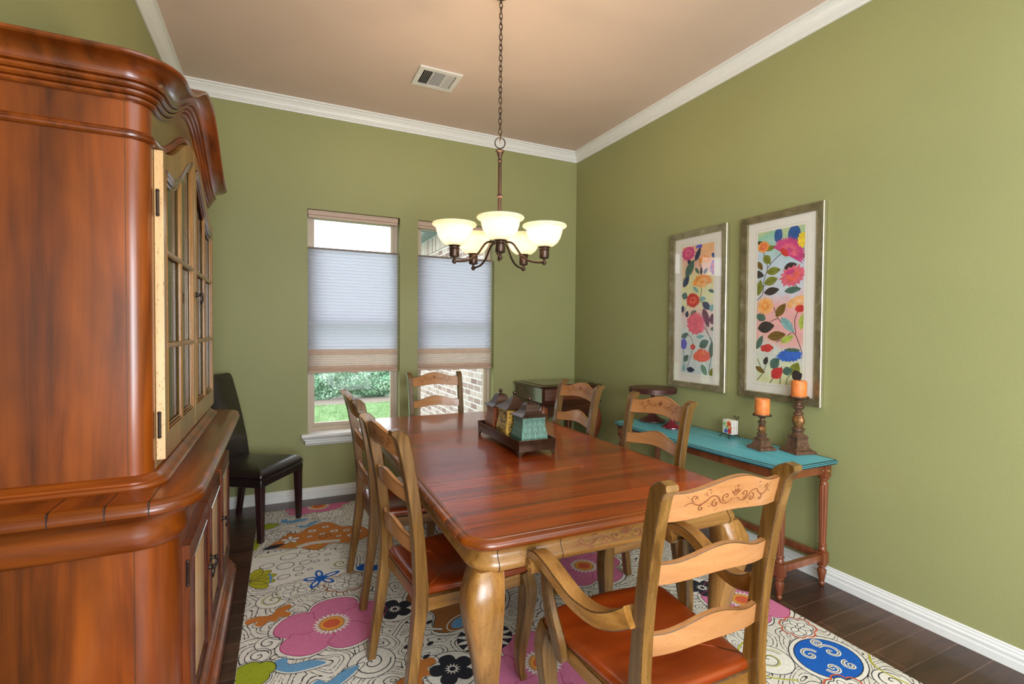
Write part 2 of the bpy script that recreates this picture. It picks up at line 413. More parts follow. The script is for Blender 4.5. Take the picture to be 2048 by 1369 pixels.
class Paint:
    def __init__(s, fmap, clip=None, dh=.0003): s.mb = MB(); s.f = fmap; s.clip = clip; s.dh = dh; s.n = 0
    def _clip(s, P):
        if not s.clip: return P
        u0, u1, v0, v1 = s.clip
        for ax, lim, sg in ((0, u0, 1), (0, u1, -1), (1, v0, 1), (1, v1, -1)):
            out = []
            for i in range(len(P)):
                a, b = P[i-1], P[i]; ia = (a[ax]-lim)*sg >= 0; ib = (b[ax]-lim)*sg >= 0
                if ia != ib:
                    t = (lim-a[ax])/(b[ax]-a[ax]); out.append((a[0]+(b[0]-a[0])*t, a[1]+(b[1]-a[1])*t))
                if ib: out.append(b)
            P = out
            if len(P) < 3: return []
        return P
    def poly(s, P, mat, layer=1):
        P = s._clip([(float(a), float(b)) for a, b in P])
        if len(P) < 3: return s
        s.n += 1; layer = layer+(s.n % 24)/27
        tris = tessellate_polygon([[Vector((a, b, 0)) for a, b in P]])
        vs = [s.f(a, b, layer*s.dh) for a, b in P]
        s.mb.add(vs, [tuple(t) for t in tris], mat); return s
    def line(s, P, w, mat, layer=2, closed=False, taper=False):
        P = [Vector((float(a), float(b))) for a, b in P]
        s.n += 1; layer = layer+(s.n % 24)/27
        n = len(P); rows = []
        for i in range(n):
            t = P[(i+1) % n]-P[i-1] if closed or 0 < i < n-1 else (P[1]-P[0] if i == 0 else P[-1]-P[-2])
            if t.length < 1e-9: t = Vector((1, 0))
            t.normalize(); nn = Vector((-t.y, t.x)); ww = w/2
            if taper: ww *= .25+.75*sin(PI*min(1, max(0, i/(n-1))))
            rows.append((P[i]+nn*ww, P[i]-nn*ww))
        if closed: rows.append(rows[0])
        for (a, b), (c, d) in zip(rows, rows[1:]):
            q = s._clip([tuple(a), tuple(b), tuple(d), tuple(c)]) if s.clip else [a, b, d, c]
            if len(q) >= 3: s.mb.add([s.f(x[0], x[1], layer*s.dh) for x in q], [tuple(range(len(q)))], mat)
        return s
def fix_normals_up(o, axis):
    me = o.data; bm = bmesh.new(); bm.from_mesh(me); a = Vector(axis); bm.normal_update()
    fl = [f for f in bm.faces if f.normal.dot(a) < 0]
    bmesh.ops.reverse_faces(bm, faces=fl); bm.to_mesh(me); bm.free()
# 2D shapes
def leafp(cx, cy, L_, W_, ang, n=10):
    out = []
    for sgn in (1, -1):
        for k in range(n):
            t = k/n if sgn == 1 else 1-k/n
            x = (t-.5)*L_; y = sgn*W_/2*sin(PI*t)**.8*(1.15-.35*t)
            out.append((cx+x*cos(ang)-y*sin(ang), cy+x*sin(ang)+y*cos(ang)))
    return out
def burst(cx, cy, rx, ry, n, depth, rot=0, rnd=None, a0=0, a1=2*PI):
    out = []; full = abs(a1-a0-2*PI) < 1e-6; m = n*2
    for k in range(m + (0 if full else 1)):
        a = a0+(a1-a0)*k/m; r = 1 if k % 2 == 0 else 1-depth
        if rnd: r *= 1+rnd.uniform(-.08, .08)
        x, y = rx*r*cos(a), ry*r*sin(a)
        out.append((cx+x*cos(rot)-y*sin(rot), cy+x*sin(rot)+y*cos(rot)))
    return out
def lobes(cx, cy, rx, ry, n, depth, rot=0, m=72):
    out = []
    for k in range(m):
        a = 2*PI*k/m; r = 1-depth*(1-abs(cos(n*a/2)))**1.6
        x, y = rx*r*cos(a), ry*r*sin(a)
        out.append((cx+x*cos(rot)-y*sin(rot), cy+x*sin(rot)+y*cos(rot)))
    return out
def ell(cx, cy, rx, ry, rot=0, n=20):
    return [(cx+rx*cos(2*PI*k/n)*cos(rot)-ry*sin(2*PI*k/n)*sin(rot), cy+rx*cos(2*PI*k/n)*sin(rot)+ry*sin(2*PI*k/n)*cos(rot)) for k in range(n)]
def spiral(cx, cy, r0, turns, a0=0, sgn=1, n=14, sq=1):
    out = []; m = int(n*turns)
    for k in range(m+1):
        t = k/m; r = r0*(1-t)**.9; a = a0+sgn*2*PI*turns*t
        out.append((cx+r*cos(a), cy+r*sin(a)*sq))
    return out
def smooth2(pts, n=6, closed=False):
    P = [Vector((a, b)) for a, b in pts]
    if closed: P = [P[-1]]+P+[P[0], P[1]]
    out = []; rng = range(1, len(P)-2) if closed else range(len(P)-1)
    for i in rng:
        p0 = P[max(i-1, 0)]; p1 = P[i]; p2 = P[i+1]; p3 = P[min(i+2, len(P)-1)]
        for k in range(n):
            t = k/n; q = .5*((2*p1)+(p2-p0)*t+(2*p0-5*p1+4*p2-p3)*t*t+(3*p1-p0-3*p2+p3)*t**3); out.append((q.x, q.y))
    if not closed: out.append((P[-1].x, P[-1].y))
    return out

# ------------------------------------------------------------------ room shell
XR, YB, XL, YF, ZC = 2.830, 4.406, -0.690, -3.0, 3.269
WIN = [(0.221, 0.983), (1.146, 1.898)]; WZ0, WZ1 = 0.546, 2.412
struct(MB().box(XL-.2, XR+.2, YF-.2, YB+.18, -.1, 0).build('floor', FLOOR))
struct(MB().box(XL-.2, XR+.2, YF-.2, YB+.18, ZC, ZC+.1).build('ceiling', CEIL))
struct(MB().box(XL-.16, XL, YF, YB+.18, 0, ZC).build('wall_left', WALL))
struct(MB().box(XR, XR+.16, YF, YB+.18, 0, ZC).build('wall_right', WALL))
struct(MB().box(XL-.16, XR+.16, YF-.16, YF, 0, ZC).build('wall_rear', WALL))
m = MB(); y0, y1 = YB, YB+.17
m.box(XL, WIN[0][0], y0, y1, 0, ZC); m.box(WIN[0][1], WIN[1][0], y0, y1, 0, ZC); m.box(WIN[1][1], XR, y0, y1, 0, ZC)
for a, b in WIN: m.box(a, b, y0, y1, 0, WZ0-.025); m.box(a, b, y0, y1, WZ1, ZC)
struct(m.build('wall_back', WALL))
CROWN = [(0, 3.174), (.009, 3.174), (.011, 3.187), (.018, 3.191), (.019, 3.198), (.026, 3.203), (.032, 3.218), (.044, 3.236), (.056, 3.246), (.057, 3.254), (.071, 3.256), (.072, 3.269), (0, 3.269)]
BASEP = [(0, 0), (.016, 0), (.016, .036), (.012, .038), (.012, .050), (.015, .052), (.015, .060), (.010, .064), (.010, .076), (.006, .080), (.007, .087), (.003, .092), (0, .092)]
def run(a, b, n, prof):
    return MB().loft([[(p[0]+n[0]*o, p[1]+n[1]*o, z) for o, z in prof] for p in (a, b)], 0)
for nm, prof, nf in (('trim', CROWN, 1), ('baseboard', BASEP, 2)):
    e = .001
    struct(run((XL, YB-e), (XR, YB-e), (0, -1), prof).build('trim_1' if nf == 1 else 'baseboard_back', WHITE, angle=25))
    struct(run((XR-e, YB-.002), (XR-e, YF+.01), (-1, 0), prof).build('trim_2' if nf == 1 else 'baseboard_right', WHITE, angle=25))
    struct(run((XL+e, YB-.002), (XL+e, YF+.01), (1, 0), prof).build('trim_3' if nf == 1 else 'baseboard_left', WHITE, angle=25))
for wi, (a, b) in enumerate(WIN):
    # vinyl frame with sash, glass, stool and apron
    w = struct(bpy.data.objects.new('window_%d' % (wi+1), None)); C.objects.link(w); w.location = ((a+b)/2, YB+.12, WZ0)
    def wb(name, mb, mat): return mb.build(name, mat, w, loc=(-(a+b)/2, -(YB+.12), -WZ0))
    fm = MB(); yi, yo = YB+.095, YB+.155; fw = .032
    fm.box(a, a+fw, yi, yo, WZ0, WZ1).box(b-fw, b, yi, yo, WZ0, WZ1).box(a+fw, b-fw, yi, yo, WZ0, WZ0+.035).box(a+fw, b-fw, yi, yo, WZ1-.035, WZ1)
    wb('window_frame', fm, VINYL)
    sm = MB(); s0, s1 = a+fw, b-fw; sw = .026; yi2, yo2 = YB+.108, YB+.145
    zm = (WZ0+WZ1)/2
    sm.box(s0, s0+sw, yi2, yo2, WZ0+.035, WZ1-.035).box(s1-sw, s1, yi2, yo2, WZ0+.035, WZ1-.035).box(s0+sw, s1-sw, yi2, yo2, WZ0+.035, WZ0+.065).box(s0+sw, s1-sw, yi2, yo2, WZ1-.06, WZ1-.035).box(s0+sw, s1-sw, yi2, yo2, zm-.02, zm+.02)
    wb('sash', sm, VINYL)
    wb('pane', MB().box(s0+sw, s1-sw, YB+.125, YB+.129, WZ0+.065, WZ1-.06), GLASS)
    st = MB(); e0, e1 = a-.05, b+.05
    st.loft([[(x, YB-.062*q, z) for q, z in ((0, .522), (1, .522), (1.05, .534), (1, .546), (0, .546))] for x in (e0, e1)], 0)
    st.box(a+.002, b-.002, YB-.002, YB+.096, .522, .546)
    wb('window_sill', st, WHITE)
    ap = MB().loft([[(x+sg*(.0 if z > .5 else .018), YB-o, z) for o, z in ((0, .522), (.045, .522), (.04, .508), (.034, .502), (.034, .488), (.026, .484), (.026, .466), (.018, .46), (.014, .448), (0, .448))] for x, sg in ((e0+.012, 1), (e1-.012, -1))], 0)
    wb('apron', ap, WHITE)
    # top-down bottom-up cellular shade
    bl = thing('window_blind', ['beige cellular blind in the left window with hedge and lawn below it', 'beige cellular blind in the right window with brick wall below it'][wi], 'blind', ((a+b)/2, YB+.055, WZ1-.002), 0, 'cellular blinds in the two windows')
    def bb(name, mb, mat): return mb.build(name, mat, bl, loc=(-(a+b)/2, -(YB+.055), -(WZ1-.002)))
    x0, x1 = a+.006, b-.012
    bb('headrail', MB().box(x0, x1, YB+.028, YB+.082, WZ1-.040, WZ1-.002).box(x0+.004, x1-.004, YB+.034, YB+.076, WZ1-.062, WZ1-.042), RAILM)
    ztop = 2.088
    bb('middle_rail', MB().rbox(x0, x1, YB+.033, YB+.067, ztop, ztop+.016, .004), plain('taupe_rail', srgb(128, 112, 102), .5, var=.04) if wi == 0 else MATS['taupe_rail'])
    def pleat(zt, zb, pitch, amp, mat, name):
        n = max(2, round((zt-zb)/pitch)); rows = []; back = []
        for k in range(n*2+1):
            z = zt-(zt-zb)*k/(n*2); o = amp if k % 2 else 0
            rows.append([(x0+.003, YB+.042-o, z), ((x0+x1)/2, YB+.042-o, z), (x1-.003, YB+.042-o, z)])
            back.append([(x0+.003, YB+.056+o, z), ((x0+x1)/2, YB+.056+o, z), (x1-.003, YB+.056+o, z)])
        g = MB().grid(rows, 0); g.grid(back, 0)
        q = MB()
        for k in range(0, n*2+1, 2):
            z = zt-(zt-zb)*k/(n*2); q.box(x0+.003, x1-.003, YB+.0385, YB+.0425, z-.0009, z+.0009)
        o_ = bb(name, g, mat); sm_ = bb('seam', q, SEAM if pitch > .025 else SEAMT); sm_['kind'] = 'stuff'
        return o_
    pleat(ztop-.001, 1.245, .027, .008, SHADEF, 'shade_fabric').data.set_sharp_from_angle(angle=.2)
    pleat(1.244, 1.200, .015, .013, SHADES_, 'stacked_fabric').data.set_sharp_from_angle(angle=.2)
    pleat(1.199, 1.104, .0195, .012, SHADEC, 'lower_fabric').data.set_sharp_from_angle(angle=.2)
    pleat(1.103, 1.066, .013, .013, SHADES_, 'stacked_fabric').data.set_sharp_from_angle(angle=.2)
    brl = bb('bottom_rail', MB().rbox(x0, x1, YB+.028, YB+.072, 1.046, 1.065, .004), RAILM)
    MB().box((x0+x1)/2-.03, (x0+x1)/2+.03, YB+.022, YB+.034, 1.041, 1.048).build('pull_tab', RAILM, brl)

# ------------------------------------------------------------------ outside
GZ = -.28
struct(MB().box(-30, 40, YB+.2, 60, GZ-.2, GZ).build('ground', LAWN))
rnd = random.Random(3)
gm = MB()
for i in range(9000):
    y = rnd.uniform(7.5, 11.5); x = rnd.uniform(.3, 2.38) if rnd.random() < .9 else rnd.uniform(.2, 2.3)
    x = rnd.uniform(.05*y-.2, min(2.3, .3*y)); hh = rnd.uniform(.03, .075); a = rnd.uniform(0, PI); w = .006
    gm.add([(x-w*cos(a), y-w*sin(a), GZ), (x+w*cos(a), y+w*sin(a), GZ), (x+rnd.uniform(-.02, .02), y+rnd.uniform(-.02, .02), GZ+hh)], [(0, 1, 2)])
o = gm.build('lawn_grass', BLADE, recalc=False); o['kind'] = 'stuff'; tag(o, 'bright green lawn grass outside the left window', 'grass')
tag(MB().box(-3, 6.5, 11.55, 13.6, GZ, GZ+.018).build('mulch_bed', MULCH), 'grey mulch bed along the foot of the hedge', 'mulch')['kind'] = 'stuff'
hd = thing('hedge', 'dense pale green hedge beyond the lawn outside the left window', 'hedge', (1.2, 12.8, GZ+.02))
hb = MB()
rows = []
for i in range(12):
    t = i/11; z = .02+1.95*t; row = []
    for k in range(60):
        x = -3+k*.125; y = -.55+.35*max(0, t-.6)+.10*sin(x*3.1+i)+.07*sin(x*7.3-i*2.2)+(.28*(1-t*5) if t < .2 else 0)
        row.append((x, y, z+.08*sin(x*5+i)))
    rows.append(row)
hb.grid(rows); hb.grid([rows[-1], [(p[0], .9, p[2]) for p in rows[-1]]])
hb.build('foliage', HEDGE, hd)
for mt, cnt, nm in ((HEDGE, 5200, 'leaves'), (HEDGEL, 5200, 'pale_leaves')):
    lm = MB()
    for i in range(cnt):
        t = rnd.random()**.9; x = rnd.uniform(-1.3, 2.4); z = .03+1.95*t
        y = -.57+.35*max(0, t-.6)+.10*sin(x*3.1+t*11)+.07*sin(x*7.3-t*24)+(.28*(1-t*5) if t < .2 else 0)-rnd.uniform(0, .07)
        s = rnd.uniform(.018, .04); a, b = rnd.uniform(0, 2*PI), rnd.uniform(-.9, .9)
        d1 = Vector((cos(a), sin(b)*.5, sin(a)))*s; d2 = Vector((-sin(a), -.4+sin(b)*.4, cos(a)))*s*.6; c = Vector((x, y, z))
        lm.add([c-d1, c-d2, c+d1, c+d2], [(0, 1, 2, 3)])
    lo = lm.build(nm, mt, hd, recalc=False); lo['kind'] = 'stuff'
# slim branches of a tree behind the hedge seen above the blind
tr = thing('tree', 'pale leafy treetop seen above the blind of the left window', 'tree', (4.9, 16.0, GZ))
MB().tube(lerp_path([(0, 0, 0), (.05, 0, 2), (-.1, 0, 3.6), (-.25, 0, 4.6)], 4), [.09]*4+[.07]*4+[.04]*5, 8).build('trunk', BARK, tr)
lm = MB()
for i in range(1500):
    c = Vector((rnd.gauss(-.3, .45), rnd.gauss(0, .4), rnd.gauss(4.2, .42))); s = rnd.uniform(.03, .07); a = rnd.uniform(0, 6.3)
    lm.add([c+Vector((-s*cos(a), 0, -s*sin(a))), c+Vector((s*.5*sin(a), 0, -s*.5*cos(a))), c+Vector((s*cos(a), 0, s*sin(a))), c+Vector((-s*.5*sin(a), 0, s*.5*cos(a)))], [(0, 1, 2, 3)])
lm.build('leaves', HEDGEL, tr, recalc=False)['kind'] = 'stuff'
wg = thing('house_wing', 'brick wing of the house with blue-grey eaves seen through the right window', 'house', (2.6, 8.0, GZ))
def wgb(n, mb, mat): return mb.build(n, mat, wg, loc=(-2.6, -8.0, -GZ))
wgb('brick_wall', MB().box(2.4, 3.4, YB+.25, 9.16, GZ, 2.74), BRICK)
wgb('soldier_course', MB().box(2.385, 3.38, YB+.25, 9.18, 2.74, 3.0), SOLDIER)
wgb('soffit', MB().box(2.05, 3.4, YB+.25, 9.32, 3.0, 3.06), SOFFIT)
wgb('fascia', MB().box(2.02, 2.05, YB+.25, 9.32, 2.98, 3.2), SOFFIT)
wgb('roof', MB().loft([[(2.0, y, 3.2), (3.6, y, 4.2), (3.6, y, 3.2)] for y in (YB+.25, 9.32)]), plain('roof_shingle', srgb(110, 108, 106), .9, var=.3))

# ------------------------------------------------------------------ ceiling register
vt = thing('ceiling_vent', 'white three-way air register in the tan ceiling', 'vent', (1.058, 3.553, ZC))
V = lambda n, mb, mat: mb.build(n, mat, vt, loc=(-1.058, -3.553, -ZC))
vx0, vx1, vy0, vy1 = .902, 1.214, 3.415, 3.692
fr = MB()
for bx in ((vx0, vx0+.036, vy0, vy1), (vx1-.036, vx1, vy0, vy1), (vx0+.036, vx1-.036, vy0, vy0+.036), (vx0+.036, vx1-.036, vy1-.036, vy1)):
    fr.box(bx[0], bx[1], bx[2], bx[3], ZC-.012, ZC-.001)
V('frame', fr, VENTW)
V('backing', MB().box(vx0+.036, vx1-.036, vy0+.036, vy1-.036, ZC-.003, ZC-.001), BLACK)
def slat(x, y, L_, along, tilt, name='slat'):
    M = Matrix.Translation((x, y, ZC-.011)) @ (Matrix.Rotation(tilt, 4, 'Y' if along == 'y' else 'X'))
    mb = MB()
    if along == 'y': mb.box(-.0065, .0065, -L_/2, L_/2, -.0008, .0008, M=M)
    else: mb.box(-L_/2, L_/2, -.0055, .0055, -.0008, .0008, M=M)
    V(name, mb, VENTW)
ym = (vy0+vy1)/2
for k in range(5): slat(vx0+.050+k*.0125, ym, vy1-vy0-.076, 'y', -1.05)
for k in range(5): slat(vx1-.050-k*.0125, ym, vy1-vy0-.076, 'y', .85)
for k in range(14): slat((vx0+vx1)/2, vy0+.048+k*.0140, .104, 'x', .35)
V('divider', MB().box(vx0+.108, vx0+.112, vy0+.036, vy1-.036, ZC-.013, ZC-.003).box(vx1-.112, vx1-.108, vy0+.036, vy1-.036, ZC-.013, ZC-.003), VENTW)
for sx in (vx0+.018, vx1-.018): V('screw', MB().lathe([(.004, ZC-.0145), (.005, ZC-.012)], (sx, ym, 0), 10), VENTW)

# ------------------------------------------------------------------ chandelier
CX, CY = 1.106, 2.50
chn = thing('chandelier', 'oil-rubbed bronze chandelier with five glowing bell glass shades', 'chandelier', (CX, CY, ZC))
KS = .9615
def K(n, mb, mat, angle=35):
    mb.v = [((x-CX)*(KS if z < 2.55 and n != 'chain' else 1), (y-CY)*(KS if z < 2.55 and n != 'chain' else 1), (1.42+(z-1.42)*KS if z < 2.55 and n != 'chain' else z)-ZC) for x, y, z in mb.v]
    return mb.build(n, mat, chn, angle)
K('canopy', MB().lathe([(.0, ZC-.03), (.03, ZC-.028), (.055, ZC-.012), (.06, ZC-.001), (0, ZC-.001)], (CX, CY, 0), 24), BRONZE)
ch = MB(); z = ZC-.03; i = 0
while z > 2.478:
    lk = []
    for k in range(14):
        a = 2*PI*k/14; h = .019*sin(a); w = .009*cos(a)
        lk.append((CX+(w if i % 2 else 0), CY+(0 if i % 2 else w), z-.014+h))
    ch.tube(lk, .0022, 5, closed=True); z -= .0285; i += 1
K('chain', ch, IRON)
K('cord', MB().tube([(CX+.006*sin(t*1.9), CY+.006*cos(t*1.9), ZC-.03-t*.0375) for t in range(21)], .0018, 5), plain('cord_gold', srgb(140, 108, 70), .5))
K('top_ring', MB().tube([(CX+.029*cos(a*PI/12)*cos(-.35), CY+.029*cos(a*PI/12)*sin(-.35), 2.492+.031*sin(a*PI/12)) for a in range(24)], .0034, 6, closed=True), BRONZE)
K('stem', MB().lathe([(0, 2.463), (.006, 2.462), (.008, 2.452), (.024, 2.449), (.026, 2.443), (.019, 2.437), (.012, 2.415), (.009, 2.400), (.013, 2.395), (.013, 2.388), (.010, 2.384), (.011, 2.20), (.017, 2.193), (.017, 2.187), (.011, 2.18), (.011, 1.965), (.018, 1.962), (.024, 1.952), (.024, 1.900), (.026, 1.890), (.024, 1.878), (.014, 1.855), (.006, 1.846), (.006, 1.84), (.011, 1.832), (.008, 1.82), (0, 1.818)], (CX, CY, 0), 20), BRONZE)
a_cam = math.atan2(-CY, -CX)+.02
RA = .264
for k in range(5):
    a = a_cam+2*PI*k/5; ux, uy = cos(a), sin(a); sx, sy = CX+RA*ux, CY+RA*uy
    path = [(.02, 1.925), (.06, 1.925), (.085, 1.912), (.105, 1.885), (.13, 1.85), (.165, 1.822), (.205, 1.808), (RA, 1.803)]
    arm = K('arm', MB().tube(lerp_path([(CX+r*ux, CY+r*uy, z) for r, z in path], 4), .0062, 8), BRONZE)
    hl = MB().lathe([(0, 1.788), (.008, 1.790), (.013, 1.799), (.013, 1.806), (.007, 1.815), (.007, 1.822), (.024, 1.826), (.027, 1.832), (.027, 1.868), (.030, 1.872), (.027, 1.876), (.027, 1.882), (.033, 1.888), (.039, 1.896), (.036, 1.897), (.02, 1.89), (0, 1.888)], (sx, sy, 0), 20); K('lamp_holder', hl, BRONZE)
    K('bulb', MB().lathe([(0, 1.891), (.012, 1.893), (.014, 1.905), (.024, 1.925), (.026, 1.94), (.018, 1.96), (0, 1.966)], (sx, sy, 0), 14), BULB)
    prof = [(.030, 1.888), (.052, 1.896), (.074, 1.914), (.089, 1.938), (.098, 1.966), (.102, 1.987), (.110, 1.995), (.121, 2.000), (.125, 2.006), (.121, 2.012), (.112, 2.010), (.101, 2.000), (.096, 1.986), (.093, 1.966), (.084, 1.941), (.069, 1.918), (.049, 1.901), (.028, 1.894)]
    K('glass_shade', MB().lathe(prof, (sx, sy, 0), 32), SHADEG, 60)
    pl = bpy.data.lights.new('bulb_light', 'POINT'); pl.energy = 7.4; pl.color = (1, .80, .56); pl.shadow_soft_size = .03
    po = bpy.data.objects.new('bulb_light', pl); C.objects.link(po); po.location = (CX+RA*KS*ux, CY+RA*KS*uy, 1.953)

# ------------------------------------------------------------------ carved vine ornament
def vine(P, cx, cy, s, w, mat, layer=2, h=1.0):
    def T(pts, sg): return [(cx+sg*a*s, cy+b*s*h) for a, b in pts]
    for k in range(5):
        a = PI*(.1+.2*k); P.line([(cx+.02*s*cos(a), cy+(.05+.02*sin(a))*s*h), (cx+.10*s*cos(a)*1.0, cy+(.06+.15*sin(a))*s*h)], w*1.2, mat, layer, taper=True)
        P.line(smooth2([(cx+.05*s*cos(a-.25), cy+(.05+.05*sin(a-.25))*s*h), (cx+.11*s*cos(a), cy+(.06+.16*sin(a))*s*h), (cx+.05*s*cos(a+.25), cy+(.05+.05*sin(a+.25))*s*h)]), w*.8, mat, layer)
    P.line(ell(cx, cy+.05*s*h, .03*s, .03*s*h), w*.8, mat, layer, closed=True)
    for q in (-.05, 0, .05): P.line([(cx+q*s, cy-.03*s*h), (cx+q*1.6*s, cy-.13*s*h)], w, mat, layer, taper=True)
    for sg in (1, -1):
        P.line(smooth2(T([(.05, -.02), (.16, -.10), (.28, -.08), (.38, .04), (.50, .06), (.60, -.03), (.72, -.08), (.86, -.03), (.97, -.08)], sg), 5), w*1.15, mat, layer, taper=True)
        for (x, y, r, a0, d) in ((.20, .02, .09, -1.6, 1), (.40, -.08, .08, 1.4, -1), (.55, .14, .07, -1.2, 1), (.66, -.14, .06, 1.6, -1), (.80, .05, .07, -1.5, 1)):
            P.line([(cx+sg*(u-cx), v) for u, v in spiral(cx+x*s, cy+y*s*h, r*s, 1.1, a0, d, 12, h)], w*.9, mat, layer)
        for (x, y, an) in ((.12, .12, 1.1), (.30, .10, .6), (.33, -.16, -.8), (.48, -.10, -.5), (.62, .08, .9), (.74, .02, 1.2), (.9, .05, .7)):
            P.line([(cx+sg*x*s, cy+y*s*h), (cx+sg*(x+.07*cos(an))*s, cy+(y+.07*sin(an))*s*h)], w*1.3, mat, layer, taper=True)

# ------------------------------------------------------------------ ladder-back chairs (local +y is the front)
def post_y(z):
    pts = [(0, -.272), (.2, -.242), (.40, -.214), (.48, -.210), (.62, -.217), (.80, -.238), (.95, -.265), (1.03, -.284), (1.06, -.30)]
    for (z0, a), (z1, b) in zip(pts, pts[1:]):
        if z <= z1: return a+(b-a)*(z-z0)/(z1-z0)
    return pts[-1][1]
def make_chair(name, label, arms, group):
    t = thing(name, label, 'chair', group=group)
    for sx in (-1, 1):
        zs = [0, .08, .2, .32, .40, .48, .56, .66, .76, .86, .95, 1.0, 1.03]
        path = [(sx*(.217-.012*min(z, .45)/.45+(.004 if z > .5 else 0)*(z-.5)*2), post_y(z), z) for z in zs]+[(sx*.211, -.294, 1.040), (sx*.212, -.308, 1.052), (sx*.213, -.326, 1.055)]
        n = len(path)
        w = [.036]*n; tt = [.034, .036, .04, .046, .052, .052, .048, .044, .042, .042, .044, .045, .046, .042, .032, .014]
        MB().bar(path, (1, 0, 0), w, tt, .0024, (0, 1)).build('back_post', [POSTW, GLAZE], t)
    def slat(nm, z0, z1, up, dn, carved):
        hw = .192; n = 18; secs = []
        def surf(x):
            u = x/hw; bow = -.028*(1-u*u); return bow
        for i in range(n+1):
            u = -1+2*i/n; b = cos(u*PI/2)**2 if abs(u) < 1 else 0
            zt = z1+up*(.5*(1+cos(PI*min(1, abs(u)/.85)))); zb = z0+dn*b
            yc = post_y((zt+zb)/2)+.002+surf(u*hw)
            dy = (post_y(zt)-post_y(zb))/2
            secs.append(rsec(Vector((u*hw, yc, (zt+zb)/2)), Vector((0, .009, 0)), Vector((0, dy, (zt-zb)/2)), .0019))
        o = MB().loft(secs, [0, 1]).build(nm, [GOLD_S, GLAZE], t)
        if carved:
            for side in (1, -1):
                def fm(u, v, h, side=side): return (u, post_y(v)+.002+surf(u)+side*(.0093+h), v)
                P = Paint(fm); vine(P, 0, (z0+z1)/2+.016, .152, .0026, 0, h=.95)
                P.mb.build('carving', plain('carved_line', srgb(118, 62, 30), .5, var=.3) if 'carved_line' not in MATS else MATS['carved_line'], o, recalc=False)
    slat('top_rail', .952, 1.028, .034, .014, True)
    slat('back_slat', .784, .842, .034, .015, False)
    slat('back_slat', .592, .652, .034, .015, False)
    # seat
    ol = smooth2([(-.185, -.205), (.185, -.205), (.205, -.17), (.225, .0), (.245, .17), (.235, .235), (.15, .262), (0, .272), (-.15, .262), (-.235, .235), (-.245, .17), (-.225, 0), (-.205, -.17)], 4, True)
    rows = []
    for s_, z in ((.95, .444), (.99, .446), (1.0, .452), (1.0, .462), (.985, .470), (.95, .473), (.88, .474), (.8, .474), (.7, .474), (.6, .474), (.5, .474), (.4, .474), (.3, .474), (.2, .474), (.1, .474), (.01, .474)):
        row = []
        for x, y in ol:
            X_, Y_ = x*s_, .03+(y-.03)*s_; q = max(0, 1-(X_/.20)**2-((Y_-.02)/.22)**2); row.append((X_, Y_, z-.020*q*q))
        rows.append(row)
    MB().grid(rows, 0, True).build('seat', SEATW, t, angle=170)
    # rails
    for sx in (-1, 1):
        MB().bar([(sx*.203, -.19, .415), (sx*.213, 0, .412), (sx*.222, .20, .415)], (0, 0, 1), [.056, .05, .056], .022, .004, (0, 1)).build('seat_rail', [GOLD_Y, GLAZE], t)
        pth = lerp_path([(sx*.224, .222, .444), (sx*.232, .236, .37), (sx*.226, .228, .25), (sx*.218, .212, .12), (sx*.218, .214, .04), (sx*.222, .224, 0)], 4)
        ws = [.050+.008*sin(PI*min(1, k/8)) if k < 8 else .050-.02*min(1, (k-8)/8) for k in range(len(pth))]
        MB().bar(pth, (1, 0, 0), ws, ws, .0035, (0, 1)).build('front_leg', [POSTW, GLAZE], t)
    MB().bar([(-.205, .232, .415), (0, .245, .42), (.205, .232, .415)], (0, 0, 1), [.056, .044, .056], .022, .004, (0, 1)).build('seat_rail', [GOLD_X, GLAZE], t)
    MB().bar([(-.19, -.195, .415), (.19, -.195, .415)], (0, 0, 1), .056, .022, .004, (0, 1)).build('seat_rail', [GOLD_X, GLAZE], t)
    if arms:
        for sx in (-1, 1):
            base = [(.226, -.204, .697), (.240, -.160, .668), (.256, -.10, .648), (.270, -.02, .652), (.280, .05, .676), (.286, .115, .697), (.286, .170, .700), (.284, .205, .688), (.283, .222, .664), (.282, .214, .642)]
            pth = lerp_path([(sx*x, y, z) for x, y, z in base], 5)
            m_ = len(pth); th = [.052-.016*min(1, k/14) for k in range(m_)]
            for q in range(6): th[-1-q] = .036-.003*(5-q)
            ww = [.042+.010*sin(PI*k/(m_-1)) for k in range(m_)]
            ar = MB().bar(pth, (1, 0, 0), ww, th, .0032, (0, 1)).build('armrest', [GOLD_Y, GLAZE], t)
            M = Matrix.Rotation(PI/2, 3, 'Y')
            MB().lathe([(0, -.031), (.019, -.031), (.024, -.027), (.024, .028), (.020, .033), (.016, .030), (.013, .034), (.009, .031), (.005, .036), (0, .037)], (sx*.283, .196, .663), 20, axis=M @ Matrix.Scale(1, 3) if sx > 0 else Matrix.Rotation(-PI/2, 3, 'Y')).build('arm_scroll', GOLD_Z, ar)
            sp = lerp_path([(sx*.280, .150, .672), (sx*.276, .145, .60), (sx*.270, .125, .53), (sx*.256, .108, .46), (sx*.246, .105, .405)], 4)
            MB().bar(sp, (1, 0, 0), [.026+.008*k/16 for k in range(17)], [.030+.018*sin(PI*k/20) for k in range(17)], .006, (0, 1)).build('arm_support', [POSTW, GLAZE], t)
    return t
FZ = .0075   # everything on the rug stands on its pile
GR = 'ladder-back dining chairs around the table'
ch0 = make_chair('dining_chair', 'ladder-back side chair left of the table, the nearer one to the camera', False, GR)
ch0.location = (.650, 1.950, FZ); ch0.rotation_euler = (0, 0, math.radians(-84))
dup(ch0, (.650, 2.755, FZ), -PI/2+.02, 'ladder-back side chair left of the table, the farther one, before the left window')
dup(ch0, (1.566, 2.040, FZ), PI/2+.02, 'ladder-back side chair right of the table, in front of the cake stands')
